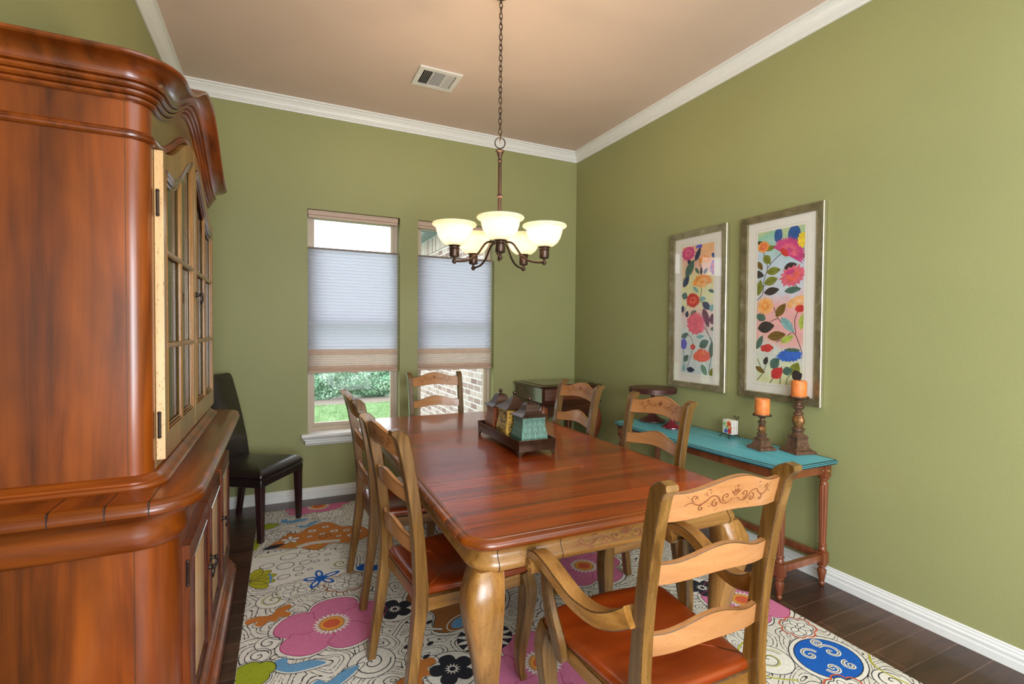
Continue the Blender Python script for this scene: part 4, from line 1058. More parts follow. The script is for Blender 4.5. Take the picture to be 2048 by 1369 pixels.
# coaster rack
cr = thing('coaster_rack', 'small black wire easel holding floral coasters on the turquoise console', 'rack', (2.722, 2.318, TZ), math.radians(-99))
wr = MB()
for sx in (-1, 1):
    wr.tube(lerp_path([(sx*.040, -.045, .012), (sx*.046, -.050, .004), (sx*.040, -.054, .0035), (sx*.036, -.048, .010), (sx*.034, -.03, .022), (sx*.030, .03, .018), (sx*.028, .05, .002)], 4), .0022, 6)
    wr.tube(lerp_path([(sx*.03, .032, .018), (sx*.012, .040, .07), (sx*.003, .044, .118), (sx*.012, .044, .138), (sx*.022, .044, .134), (sx*.022, .044, .124), (sx*.014, .044, .124)], 5), .0020, 6)
wr.tube([(-.034, -.03, .022), (.034, -.03, .022)], .002, 6); wr.tube([(-.03, .03, .018), (.03, .03, .018)], .002, 6)
wr.build('wire_easel', IRON, cr)
cols = {n: plain(n, c, .4, var=.05) for n, c in (('coaster_white', srgb(236, 230, 218)), ('coaster_red', srgb(204, 54, 44)), ('coaster_orange', srgb(232, 118, 52)), ('coaster_green', srgb(120, 186, 74)), ('coaster_blue', srgb(58, 92, 176)), ('coaster_back', srgb(140, 52, 44)))}
cl = list(cols.values())
a = math.radians(-99)
for k in range(4):
    ly = -.024+k*.0125; px = 2.722-ly*sin(a); py = 2.318+ly*cos(a)
    mb = MB().rbox(-.046, .046, -.0045, .0030, 0, .092, .002, 0); mb.box(-.044, .044, .0030, .0046, .002, .090, 5)
    P = Paint(lambda u, v, h: (u, -.0046-h, v), clip=(-.044, .044, .002, .090), dh=.0001); P.mb = mb
    P.poly(lobes(-.03, .062, .014, .014, 4, .5, .4), 3, 1); P.poly(lobes(.014, .066, .024, .022, 5, .3, .2), 2, 1); P.poly(lobes(.016, .068, .010, .010, 5, .3), 1, 2)
    P.poly(lobes(.02, .022, .022, .022, 5, .4, .8), 1, 1); P.poly(lobes(-.012, .018, .018, .016, 5, .3, .1), 4, 1); P.poly(lobes(-.004, .044, .012, .012, 5, .4), 3, 2); P.poly(lobes(.034, .044, .010, .012, 4, .4), 2, 2)
    o = mb.build('coaster', cl, loc=(px, py, TZ+.0245), recalc=False); o.rotation_euler = (0, 0, a)
    tag(o, ['square coaster with bright flowers, foremost on the wire easel', 'second coaster from the front on the wire easel', 'third coaster from the front on the wire easel', 'coaster nearest the wall on the wire easel'][k], 'coaster', 'floral coasters on the easel')

# ------------------------------------------------------------------ corner cabinet
MX0, MX1, MY0, MY1 = 2.117, 2.755, 3.83, 4.375
mc = thing('corner_cabinet', 'dark lidded wooden cabinet on curved legs in the corner by the right window', 'cabinet', ((MX0+MX1)/2, (MY0+MY1)/2, FZ-.002))
mx, my = (MX0+MX1)/2, (MY0+MY1)/2; hw, hd_ = (MX1-MX0)/2, (MY1-MY0)/2
MB().mold(rrect(-hw-.006, hw+.006, -hd_-.006, hd_+.006, .012, 3), [(-.02, .896), (0, .896), (.006, .901), (.008, .908), (.002, .914), (-.008, .916)], 0, cap1=True).rbox(-hw+.045, hw-.045, -hd_+.045, hd_-.045, .915, .921, .003).build('lid', CABW, mc)
MB().box(-hw+.01, hw-.01, -hd_+.01, hd_-.01, .765, .896).build('box', CABW, mc)
dr = MB().rbox(-hw+.035, hw-.035, -hd_+.002, -hd_+.012, .780, .884, .003).build('drawer', wood('reddish_drawer_wood', srgb(62, 28, 16), srgb(92, 46, 26), srgb(112, 60, 36), 'x', 14, .1, .22, .5, .25), mc)
MB().tube(lerp_path([(-.05, -hd_-.002, .835), (-.04, -hd_-.016, .825), (0, -hd_-.02, .822), (.04, -hd_-.016, .825), (.05, -hd_-.002, .835)], 4), .003, 6).build('drawer_pull', IRON, dr)
sp = MB(); P = Paint(lambda u, v, h: (-hw+.0095-h, u, v)); P.mb = sp
P.line(smooth2([(.08, .89), (.075, .86), (.0, .84), (-.09, .82), (-.12, .80), (-.13, .77)], 6), .003, 0, 1)
sp.build('side_inlay', DGROOVE, mc, recalc=False)
MB().mold(rrect(-hw, hw, -hd_, hd_, .012, 3), [(-.012, .742), (.004, .744), (.012, .750), (.014, .757), (.006, .762), (-.004, .768), (-.012, .768)], 0, cap0=True, cap1=True).build('shelf_moulding', CABW, mc)
MB().box(-hw+.03, hw-.03, -hd_+.03, hd_-.02, .64, .744).build('lower_box', CABW, mc)
MB().loft([[(x, -hd_+.018, .742), (x, -hd_+.034, .742), (x, -hd_+.034, .60+.05*cos(x*PI/hw)**2*0+.06*abs(cos(x*5))), (x, -hd_+.018, .60+.06*abs(cos(x*5)))] for x in [-hw+.05+(2*hw-.1)*k/20 for k in range(21)]]).build('scalloped_apron', CABW, mc)
for sx in (-1, 1):
    for sy in (-1, 1):
        d = Vector((sx, sy*.9, 0)).normalized(); secs = []
        for z, o, w in ((.742, -.02, .06), (.70, .0, .072), (.64, .020, .08), (.57, .030, .076), (.50, .026, .064), (.42, .010, .052), (.32, -.008, .042), (.2, -.018, .036), (.1, -.014, .034), (.04, 0, .04), (.012, .012, .05), (0, .012, .046)):
            p = Vector((sx*(hw-.045), sy*(hd_-.045), z))+d*o; secs.append(rsec(p, Vector((w/2, 0, 0)), Vector((0, w/2, 0)), .01))
        MB().loft(secs, 0).build('leg', MAHOG, mc, angle=50)
MB().box(-hw+.05, hw-.05, -hd_+.05, hd_-.05, .17, .19).build('lower_shelf', CABW, mc)

# ------------------------------------------------------------------ framed floral prints
pc_cols = {}
def pm(n, c):
    if n not in pc_cols: pc_cols[n] = plain('print_'+n, srgb(*c), .75, var=.18, scale=40, spec=.2)
    return pc_cols[n]
PAL = [('peach', (236, 190, 150)), ('pale_blue', (206, 214, 222)), ('blush', (236, 178, 170)), ('pale_yellow', (222, 220, 168)), ('mint', (150, 202, 168)), ('pale_grey', (218, 220, 212)),
       ('magenta', (206, 74, 130)), ('rose', (226, 106, 126)), ('coral', (232, 106, 88)), ('orange', (240, 150, 72)), ('red', (204, 62, 60)), ('purple', (150, 112, 186)), ('violet', (98, 92, 186)),
       ('blue', (64, 106, 196)), ('deep_blue', (56, 92, 150)), ('yellow', (240, 204, 66)), ('olive', (128, 132, 52)), ('dark_leaf', (62, 54, 52)), ('slate_green', (84, 112, 98)), ('teal_leaf', (134, 178, 176)),
       ('navy', (52, 58, 84)), ('plum', (110, 54, 72)), ('stem', (56, 40, 38)), ('lime', (176, 192, 84)), ('light_orange', (246, 178, 112)), ('brown', (120, 92, 40))]
def wash(name, stops):
    m, nt, b = newmat(name)
    tc = N(nt, 'ShaderNodeTexCoord'); sx = N(nt, 'ShaderNodeSeparateXYZ'); L(nt, tc.outputs['Object'], sx.inputs[0])
    n = noise(nt, tc.outputs['Object'], 5, 4, .6, .6)
    t = math_(nt, 'ADD', math_(nt, 'DIVIDE', sx.outputs[2], 1.18), math_(nt, 'MULTIPLY', math_(nt, 'SUBTRACT', n, .5), .42))
    c = ramp(nt, t, [(p, srgb(*q)) for p, q in stops])
    n2 = noise(nt, tc.outputs['Object'], 26, 4)
    L(nt, mixc(nt, 1.0, c, ramp(nt, n2, [(.3, (.90, .90, .92, 1)), (.7, (1.05, 1.05, 1.05, 1))]), 'MULTIPLY'), b.inputs['Base Color']); b.inputs['Roughness'].default_value = .75
    return m
WL = wash('print_wash_far', [(.08, (206, 214, 212)), (.35, (214, 216, 208)), (.46, (236, 196, 186)), (.56, (222, 222, 172)), (.68, (226, 216, 160)), (.76, (236, 180, 160)), (.9, (240, 186, 132))])
WR = wash('print_wash_near', [(.10, (222, 220, 168)), (.22, (214, 218, 206)), (.32, (238, 176, 168)), (.50, (238, 176, 172)), (.60, (214, 212, 220)), (.74, (196, 212, 222)), (.82, (150, 204, 172)), (.9, (192, 204, 150))])
PI_ = {n: i for i, (n, c) in enumerate(PAL)}
PM = [pm(n, c) for n, c in PAL]+[WL, WR]
def picture(y_far, width, z0, height, label, build, tilt):
    o = thing('framed_print', label, 'picture', (XR, y_far-width/2, z0), 0, 'framed floral prints')
    # local frame: u along -y from the far side, v up, depth toward -x
    Mt = Matrix.Rotation(-tilt, 4, 'Y') @ Matrix.Translation((-.004, 0, 0))
    T = lambda u, v, h: tuple(Mt @ Vector((-h, width/2-u, v)))
    def slab(mb, u0, u1, v0, v1, h0, h1, mat=0):
        v = [T(u, w, h) for h in (h0, h1) for w in (v0, v1) for u in (u0, u1)]
        mb.add(v, [(0, 2, 3, 1), (4, 5, 7, 6), (0, 1, 5, 4), (2, 6, 7, 3), (0, 4, 6, 2), (1, 3, 7, 5)], mat)
    fm = MB(); fw = .047
    prof = [(0, 0, 1), (0, .020, 1), (.003, .024, 1), (.007, .023, 0), (.040, .016, 0), (.043, .017, 1), (.047, .015, 1), (.047, .004, 0)]
    rings = []
    for ins, h, _ in prof: rings.append([T(ins, ins, h), T(width-ins, ins, h), T(width-ins, height-ins, h), T(ins, height-ins, h)])
    for i in range(len(rings)-1):
        vs = rings[i]+rings[i+1]; fm.add(vs, [(j, (j+1) % 4, 4+(j+1) % 4, 4+j) for j in range(4)], 1 if prof[i][2] and prof[i+1][2] else 0)
    fm.build('frame', [LEAF, LEAFE], o, angle=20)
    mt = MB(); slab(mt, .012, width-.012, .012, height-.012, .0005, .006)
    mt.build('mat_board', MATB, o)
    au0, au1, av0, av1 = .118, width-.120, .110, height-.112
    bl = MB()
    for q0 in (.016,):
        for (a, b, c, d) in ((au0-q0, au1+q0, av0-q0, av0-q0+.0015), (au0-q0, au1+q0, av1+q0-.0015, av1+q0), (au0-q0, au0-q0+.0015, av0-q0, av1+q0), (au1+q0-.0015, au1+q0, av0-q0, av1+q0)): slab(bl, a, b, c, d, .006, .0066)
    bl.build('mat_bevel', plain('mat_line', srgb(190, 180, 166), .8, var=.05) if 'mat_line' not in MATS else MATS['mat_line'], o)
    P = Paint(lambda u, v, h: T(u, v, .0066+h), clip=(au0, au1, av0, av1), dh=.00012)
    build(P)
    P.mb.build('floral_print', PM, o, recalc=False)
    g = MB(); slab(g, fw-.002, width-fw+.002, fw-.002, height-fw+.002, .0125, .0135)
    g.build('glazing', GLASS, o)
def flower(P, x, y, rx, ry, c1, c2, n=13, rot=0, rr=None, half=False, lay=4):
    rr = rr or random.Random(int(x*1000+y*777))
    a0, a1 = (0, 2*PI) if not half else (-.25, PI+.25)
    P.poly(burst(x, y, rx*1.06, ry*1.06, n+3, .20, rot, rr, a0, a1), PI_[c1], lay)
    P.poly(burst(x, y, rx*.66, ry*.66, n, .38, rot+.2, rr, a0, a1), PI_[c2], lay+1)
    P.poly(ell(x, y+(ry*.05), rx*.22, ry*.2), PI_[c1], lay+2)
def lf(P, x, y, L_, W_, ang, c, lay=3):
    L_ *= 1.16; W_ *= 1.22; P.poly(leafp(x, y, L_, W_, ang), PI_[c], lay); P.line([(x-.45*L_*cos(ang), y-.45*L_*sin(ang)), (x+.42*L_*cos(ang), y+.42*L_*sin(ang))], .0013, PI_['stem'], lay+1)
def stem(P, pts, w=.0042, lay=2): P.line(smooth2(pts, 6), w, PI_['stem'], lay)
def art_right(P):
    P.poly([(.1, .1), (.45, .1), (.45, 1.09), (.1, 1.09)], len(PAL)+1, 0)
    stem(P, [(.12, .64), (.16, .68), (.165, .76), (.19, .84), (.17, .90), (.16, .96)]); stem(P, [(.19, .84), (.24, .89), (.30, .93)]); stem(P, [(.16, .72), (.22, .77)])
    stem(P, [(.24, .59), (.27, .52), (.33, .46), (.39, .41), (.43, .31)]); stem(P, [(.39, .42), (.38, .50), (.40, .56)]); stem(P, [(.27, .52), (.22, .50), (.19, .47)]); stem(P, [(.36, .43), (.30, .39), (.26, .37)])
    stem(P, [(.13, .12), (.17, .17), (.20, .24)]); stem(P, [(.17, .17), (.13, .26)]); stem(P, [(.22, .11), (.25, .15), (.27, .18)], .005); stem(P, [(.29, .10), (.295, .16), (.30, .22)], .005); stem(P, [(.33, .10), (.34, .15), (.38, .19)], .004); stem(P, [(.41, .68), (.38, .72), (.34, .77)]); stem(P, [(.16, .60), (.15, .53)])
    P.poly(lobes(.262, 1.035, .028, .048, 2, .08, 0), PI_['deep_blue'], 3); P.poly(lobes(.366, 1.03, .040, .050, 2, .04), PI_['deep_blue'], 3)
    flower(P, .158, .979, .042, .038, 'orange', 'coral', 9); flower(P, .422, .985, .035, .048, 'yellow', 'yellow', 8)
    flower(P, .335, .925, .115, .085, 'magenta', 'rose', 19, -.55, half=True); P.poly(ell(.305, .925, .035, .018, -.8), PI_['red'], 8)
    flower(P, .361, .775, .085, .062, 'rose', 'coral', 12, .3); P.poly(ell(.345, .80, .03, .014, .2), PI_['magenta'], 8)
    flower(P, .179, .600, .062, .055, 'light_orange', 'orange', 9, .1); flower(P, .400, .603, .075, .050, 'light_orange', 'peach', 12, .2, half=True); P.poly(ell(.412, .575, .030, .022), PI_['red'], 8)
    P.poly(lobes(.195, .331, .048, .026, 5, .2, .1), PI_['red'], 5); flower(P, .350, .290, .085, .040, 'blue', 'blue', 17, .1); P.poly(lobes(.37, .325, .05, .012, 9, .2), PI_['slate_green'], 8)
    for a in ((.187, .465, .105, .062, .15, 'dark_leaf'), (.262, .41, .11, .05, .15, 'brown'), (.222, .692, .095, .042, .15, 'dark_leaf'), (.216, .757, .085, .046, .25, 'olive'), (.233, .818, .085, .042, .1, 'olive'), (.346, .835, .075, .040, .2, 'dark_leaf'), (.287, .57, .09, .045, .9, 'brown'), (.334, .478, .11, .045, -.8, 'teal_leaf'), (.333, .391, .085, .035, .45, 'lime'), (.254, .239, .075, .052, .9, 'slate_green'), (.402, .17, .06, .06, .4, 'dark_leaf'), (.128, .805, .07, .04, -.3, 'dark_leaf'), (.187, .894, .065, .045, -.9, 'olive'), (.15, .189, .07, .028, -.5, 'brown'), (.388, .21, .08, .055, 1.1, 'olive'), (.34, .195, .06, .045, .3, 'slate_green'), (.363, .69, .095, .035, .1, 'slate_green'), (.142, .367, .09, .035, 1.1, 'slate_green'), (.27, .178, .085, .06, .7, 'red'), (.205, .965, .075, .030, .1, 'olive'), (.15, .53, .05, .06, 1.2, 'slate_green'), (.134, .72, .09, .045, 1.4, 'olive'), (.19, .25, .05, .028, 1.2, 'dark_leaf'), (.43, .50, .09, .04, 1.4, 'lime'), (.136, .86, .06, .03, -1, 'brown'), (.13, 1.01, .04, .018, 0, 'dark_leaf'), (.425, .89, .05, .025, .5, 'olive')): lf(P, *a)
def art_left(P):
    P.poly([(.1, .1), (.45, .1), (.45, 1.09), (.1, 1.09)], len(PAL), 0)
    stem(P, [(.28, .98), (.30, .91), (.32, .86)]); stem(P, [(.17, .62), (.13, .55)]); stem(P, [(.30, .66), (.36, .62)]); stem(P, [(.30, .52), (.36, .44), (.42, .36)]); stem(P, [(.36, .50), (.37, .44), (.41, .36), (.42, .28), (.39, .12)]); stem(P, [(.19, .40), (.22, .38), (.24, .31), (.18, .14)]); stem(P, [(.14, .30), (.15, .22), (.15, .12)]); stem(P, [(.32, .78), (.31, .70), (.29, .64)]); stem(P, [(.12, .82), (.17, .86)])
    flower(P, .18, 1.02, .068, .055, 'magenta', 'rose', 11); flower(P, .285, 1.055, .032, .028, 'violet', 'violet', 9, half=True)
    flower(P, .34, .945, .055, .040, 'orange', 'light_orange', 10, 0, half=True); flower(P, .425, .89, .032, .055, 'purple', 'rose', 9)
    flower(P, .32, .79, .095, .060, 'orange', 'light_orange', 15, .05, half=True); P.poly(burst(.32, .785, .06, .04, 9, .3, PI), PI_['light_orange'], 5)
    flower(P, .231, .662, .068, .055, 'red', 'coral', 15); flower(P, .262, .48, .095, .090, 'rose', 'coral', 15, -.5, half=True); P.poly(burst(.25, .47, .065, .085, 11, .2, 1), PI_['rose'], 5)
    flower(P, .325, .24, .085, .062, 'coral', 'orange', 15, .05, half=True); P.poly(burst(.325, .235, .08, .035, 13, .2), PI_['coral'], 5); flower(P, .239, .312, .026, .022, 'red', 'coral', 7); flower(P, .147, .332, .035, .045, 'violet', 'violet', 8)
    for a in ((.275, 1.003, .10, .036, 1.1, 'navy'), (.199, .904, .13, .06, 1.0, 'slate_green'), (.162, .811, .09, .045, 1.0, 'navy'), (.36, .528, .13, .050, -1.2, 'plum'), (.238, .565, .06, .035, .6, 'slate_green'), (.364, .615, .085, .045, -.6, 'navy'), (.418, .519, .07, .045, 1.6, 'plum'), (.345, .338, .085, .055, .5, 'slate_green'), (.414, .299, .11, .04, 1.5, 'slate_green'), (.156, .397, .07, .035, .4, 'slate_green'), (.22, .139, .07, .035, 0, 'navy'), (.349, .146, .08, .042, -1.0, 'slate_green'), (.427, .139, .07, .04, .9, 'olive'), (.171, .224, .06, .04, .8, 'slate_green'), (.35, .871, .05, .025, .8, 'navy'), (.31, .875, .05, .022, 1.5, 'navy'), (.27, .88, .055, .022, -.9, 'slate_green'), (.425, .973, .05, .025, -.8, 'deep_blue'), (.15, .70, .05, .05, 1.2, 'slate_green'), (.175, .56, .045, .03, 1.5, 'navy'), (.26, .74, .06, .025, -.7, 'teal_leaf'), (.33, .67, .05, .03, 0, 'teal_leaf'), (.41, .60, .05, .035, 1.3, 'teal_leaf'), (.31, .39, .07, .025, .1, 'teal_leaf'), (.13, .60, .05, .03, 1.4, 'navy'), (.41, .72, .06, .022, -.3, 'slate_green'), (.15, .15, .05, .03, 1.5, 'teal_leaf'), (.19, .96, .04, .03, 1.6, 'navy'), (.43, .45, .05, .025, .2, 'slate_green')): lf(P, *a)
picture(2.995, .548, .995, 1.184, 'framed print of coral and purple flowers, farther from the camera, over the console', art_left, .003)
picture(2.332, .555, .990, 1.186, 'framed print with a large pink bloom and blue leaves, nearer the camera, over the candles', art_right, .003)

# ------------------------------------------------------------------ floral rug
def rug_base():
    m, nt, b = newmat('rug_cream_contours')
    v = coords(nt)
    nz = N(nt, 'ShaderNodeTexNoise'); L(nt, v, nz.inputs['Vector']); nz.inputs['Scale'].default_value = 5; nz.inputs['Detail'].default_value = 1
    ad = N(nt, 'ShaderNodeVectorMath', operation='MULTIPLY_ADD'); L(nt, nz.outputs['Color'], ad.inputs[0]); ad.inputs[1].default_value = (.16, .16, 0); L(nt, v, ad.inputs[2])
    vo = N(nt, 'ShaderNodeTexVoronoi', feature='SMOOTH_F1', voronoi_dimensions='2D'); L(nt, ad.outputs[0], vo.inputs['Vector']); vo.inputs['Scale'].default_value = 5.2; vo.inputs['Smoothness'].default_value = .12
    t = math_(nt, 'FRACT', math_(nt, 'MULTIPLY', vo.outputs['Distance'], 4.6))
    l1 = math_(nt, 'LESS_THAN', math_(nt, 'ABSOLUTE', math_(nt, 'SUBTRACT', t, .20)), .042)
    l2 = math_(nt, 'LESS_THAN', math_(nt, 'ABSOLUTE', math_(nt, 'SUBTRACT', t, .58)), .042)
    ln = math_(nt, 'MAXIMUM', l1, l2)
    dash = math_(nt, 'GREATER_THAN', noise(nt, v, 130, 1), .40)
    ln = math_(nt, 'MULTIPLY', ln, dash)
    cr_ = ramp(nt, noise(nt, v, 60, 3), [(.3, srgb(206, 198, 184)), (.7, srgb(226, 220, 208))])
    L(nt, mixc(nt, ln, cr_, srgb(34, 34, 40)), b.inputs['Base Color'])
    b.inputs['Roughness'].default_value = .95; b.inputs['Specular IOR Level'].default_value = .1
    bump(nt, b, noise(nt, v, 420, 2), .5, .004)
    return m
RC = rug_base()
rc = lambda n, c: plain('rug_'+n, srgb(*c), .95, var=.1, scale=90, spec=.1, bs=.5, bscale=420)
RM = [RC, rc('cream', (222, 216, 204)), rc('charcoal', (46, 46, 52)), rc('pink', (204, 116, 150)), rc('dark_pink', (150, 56, 92)), rc('orange', (190, 116, 56)), rc('coral', (208, 96, 66)), rc('gold', (226, 160, 62)),
      rc('yellow_green', (172, 166, 44)), rc('leaf_green', (150, 160, 40)), rc('royal_blue', (34, 92, 176)), rc('light_blue', (104, 150, 186)), rc('brown', (150, 96, 50))]
CR, BK, PK, DP, OR, CO, GO, YG, GR_, RB, LB, BR = range(1, 13)
RX, RY = 1.105, 2.53; rw, rl = 1.262, 1.652; RT = math.radians(-.6)
rug = thing('rug', 'large cream rug with pink, orange and blue flowers and black doodled lines under the table', 'rug', (RX, RY, 0))
ra_c, ra_s = cos(-RT), sin(-RT)
def rmap(u, v, h): return (u, v, .0048+h)
rb = MB().mold(rrect(-rw, rw, -rl, rl, .02, 3), [(0, 0.0005), (.001, .0025), (0, .0042), (-.003, .0048)], 0, cap1=True, cap0=True)
R = Paint(rmap, clip=(-rw+.002, rw-.002, -rl+.002, rl-.002), dh=.0002); R.mb = rb
def W2(x, y): return (x-RX, y-RY)
def halo(pts, k=1.12):
    cx = sum(p[0] for p in pts)/len(pts); cy = sum(p[1] for p in pts)/len(pts)
    return [(cx+(a-cx)*k, cy+(b-cy)*k) for a, b in pts]
def shape(pts, col, lay=3, hk=1.10, ow=.004, oc=BK, ring=True):
    R.poly(halo(pts, hk), CR, lay-1)
    if ring: R.line(halo(pts, hk+.02), .0035, BK, lay, closed=True)
    R.poly(pts, col, lay+1)
    if ow: R.line(pts, ow, oc, lay+2, closed=True)
def bigflower(x, y, rx, ry, rot=0, c=PK, d=DP):
    cx, cy = W2(x, y); pts = lobes(cx, cy, rx, ry, 5, .26, rot, 90)
    shape(pts, c, 4, 1.07, .004, d)
    for k in range(5):
        a = rot+2*PI*(k+.5)/5
        R.line(smooth2([(cx+.07*cos(a), cy+.07*sin(a)), (cx+rx*.42*cos(a+.18), cy+ry*.42*sin(a+.18)), (cx+rx*.66*cos(a-.06), cy+ry*.66*sin(a-.06)), (cx+rx*.74*cos(a+.1), cy+ry*.74*sin(a+.1))]), .003, d, 6)
    R.poly(burst(cx, cy, .088, .088, 22, .24), CR, 7); R.poly(burst(cx, cy, .068, .068, 24, .2), d, 8); R.poly(burst(cx, cy, .064, .064, 24, .25), GO, 9); R.poly(ell(cx, cy, .040, .036), CO, 10)
def dbl(pts, w=.004, c=BK, lay=4, closed=False, gap=.022, fill=True):
    P_ = smooth2(pts, 6, closed)
    if fill: R.line(P_, gap*1.9, CR, lay-1, closed)
    R.line(P_, gap, c, lay, closed); R.line(P_, gap-2*w, CR, lay+1, closed)
def spir(x, y, r, turns=1.6, a0=0, sg=1, c=BK, disc=True):
    cx, cy = W2(x, y)
    if disc: R.poly(ell(cx, cy, r*1.15, r*1.15), CR, 2); R.line(ell(cx, cy, r*1.15, r*1.15, n=28), .0035, BK, 3, closed=True)
    R.line(spiral(cx, cy, r*.95, turns, a0, sg, 16), .005, c, 4)
    if c != BK: R.line(spiral(cx, cy, r*.80, turns, a0, sg, 16), .0035, BK, 4)
def smallfl(x, y, r, n=5, c=CR, rot=0, lay=4, cc=CR):
    cx, cy = W2(x, y)
    for k in range(n):
        a = rot+2*PI*k/n; p = ell(cx+r*.6*cos(a), cy+r*.6*sin(a), r*.42, r*.27, a, 12); R.poly(p, c, lay); R.line(p, .003, BK, lay+1, closed=True)
    R.poly(ell(cx, cy, r*.2, r*.2), cc, lay+2); R.line(ell(cx, cy, r*.2, r*.2), .003, BK, lay+3, closed=True)
# motifs from the far left corner towards the camera
for (x, y, rx, ry, rt) in ((.23, 2.46, .265, .225, .2), (.27, 4.16, .26, .15, .2), (1.02, 1.80, .26, .22, .5), (1.66, 2.46, .24, .24, .1), (2.22, 1.80, .20, .22, .3), (1.25, 3.35, .24, .22, .6), (1.95, 3.75, .24, .2, 1.0), (.20, 1.15, .24, .22, .9)): bigflower(x, y, rx, ry, rt)
# orange island with pebbles
pts = [W2(*p) for p in ((-.07, 3.50), (.0, 3.60), (.04, 3.68), (.12, 3.66), (.2, 3.76), (.32, 3.78), (.40, 3.66), (.52, 3.62), (.56, 3.45), (.44, 3.36), (.30, 3.40), (.22, 3.33), (.12, 3.40), (.02, 3.44))]
shape(smooth2(pts, 4, True), OR, 3, 1.06)
for (x, y, r) in ((.20, 3.66, .03), (.29, 3.70, .026), (.34, 3.60, .03), (.26, 3.58, .022), (.42, 3.58, .026), (.18, 3.57, .02), (.44, 3.48, .03), (.36, 3.5, .02), (.5, 3.53, .02)):
    p = ell(*W2(x, y), r, r*.85); R.poly(p, CR, 7); R.line(p, .0035, BK, 8, closed=True); R.poly(ell(*W2(x, y), r*.5, r*.42), OR, 8)
smallfl(.06, 3.56, .06, 5, CR, .3, 8); dbl([W2(.10, 3.42), W2(.18, 3.45), W2(.28, 3.44), W2(.36, 3.42)], lay=8)
pts = [W2(*p) for p in ((.60, 2.50), (.68, 2.62), (.82, 2.60), (.98, 2.55), (1.10, 2.40), (1.02, 2.24), (.88, 2.26), (.78, 2.16), (.66, 2.20), (.70, 2.34))]
shape(smooth2(pts, 4, True), BR, 3, 1.06)
for (x, y, r) in ((.86, 2.50, .03), (.94, 2.44, .024), (.80, 2.44, .022), (.88, 2.38, .026), (1.0, 2.40, .02)):
    p = ell(*W2(x, y), r, r*.85); R.poly(p, CR, 7); R.line(p, .0035, BK, 8, closed=True); R.poly(ell(*W2(x, y), r*.5, r*.42), BR, 8)
smallfl(1.02, 2.50, .05, 5, CR, .3, 8)
# white field with loose pebbles
R.poly(smooth2([W2(*p) for p in ((-.15, 3.02), (-.15, 3.36), (.02, 3.40), (.22, 3.36), (.34, 3.22), (.28, 3.06), (.18, 2.98), (.06, 2.95))], 4, True), CR, 3)
for (x, y, rx, ry) in ((-.07, 3.22, .040, .03), (.03, 3.18, .048, .042), (.05, 3.30, .05, .04), (.14, 3.34, .032, .026), (.19, 3.26, .034, .028), (.14, 3.18, .034, .028), (.02, 3.04, .034, .024), (.10, 3.11, .030, .024), (.24, 3.32, .022, .018), (.27, 3.24, .018, .014), (.10, 3.04, .020, .014), (.2, 3.17, .018, .014), (.26, 3.16, .012, .01), (.16, 3.08, .014, .01)):
    R.line(ell(*W2(x, y), rx, ry, .3), .0045, BK, 5, closed=True)
R.line(smooth2([W2(-.06, 3.12), W2(-.045, 3.06), W2(-.05, 2.99)]), .014, LB, 6, taper=True)
R.line(smooth2([W2(-.15, 3.38), W2(-.05, 3.36), W2(.06, 3.40), W2(.10, 3.48), W2(.05, 3.50), W2(.03, 3.45)]), .006, GR_, 6); R.line(smooth2([W2(.1, 3.42), W2(.18, 3.46), W2(.24, 3.42), W2(.21, 3.37), W2(.17, 3.40)]), .006, GR_, 6)
# blue bow, butterflies, drops
def bow(x, y, s, rot, c=RB):
    cx, cy = W2(x, y)
    for k, l in ((0, 1), (1, .9), (2, .8), (3, .95), (4, .85)):
        a = rot+k*2*PI/5; p = ell(cx+s*.55*l*cos(a), cy+s*.55*l*sin(a), s*.5*l, s*.2, a, 16); R.poly(p, c, 6); R.poly(ell(cx+s*.58*l*cos(a), cy+s*.58*l*sin(a), s*.27*l, s*.09, a, 12), CR, 7)
    R.poly(ell(cx, cy, s*.18, s*.18), c, 8)
R.poly(ell(*W2(.21, 2.94), .14, .13), CR, 3); bow(.21, 2.94, .11, .4)
def bfly(x, y, s, rot, c=OR):
    cx, cy = W2(x, y); q = lambda a, b: (cx+s*(a*cos(rot)-b*sin(rot)), cy+s*(a*sin(rot)+b*cos(rot)))
    pts = smooth2([q(0, .12), q(.35, .42), q(.75, .45), q(.8, .2), q(.5, .05), q(.62, -.2), q(.45, -.38), q(.18, -.22), q(0, -.4), q(-.18, -.2), q(-.5, -.35), q(-.66, -.12), q(-.5, .05), q(-.85, .12), q(-.8, .4), q(-.4, .38)], 4, True)
    shape(pts, c, 4, 1.12, 0)
bfly(-.03, 2.635, .13, .35)
bfly(.52, 1.96, .16, 1.0); bfly(1.5, 1.25, .15, 2.0)
def drop(x, y, s, rot, c=LB):
    cx, cy = W2(x, y); q = lambda a, b: (cx+s*(a*cos(rot)-b*sin(rot)), cy+s*(a*sin(rot)+b*cos(rot)))
    pts = smooth2([q(-.9, .2), q(-.7, .55), q(-.3, .45), q(-.35, .05), q(0, -.1), q(.6, -.2), q(1.1, -.65), q(.4, -.7), q(-.3, -.55), q(-.75, -.15)], 4, True); shape(pts, c, 4, 1.18, 0)
drop(.07, 2.23, .10, .1); drop(.20, 2.07, .09, .8); drop(.08, 3.93, .09, .3); drop(.17, 3.80, .07, 1.0); drop(.52, 2.98, .12, .4, RB); drop(1.3, 2.9, .12, 2.0)
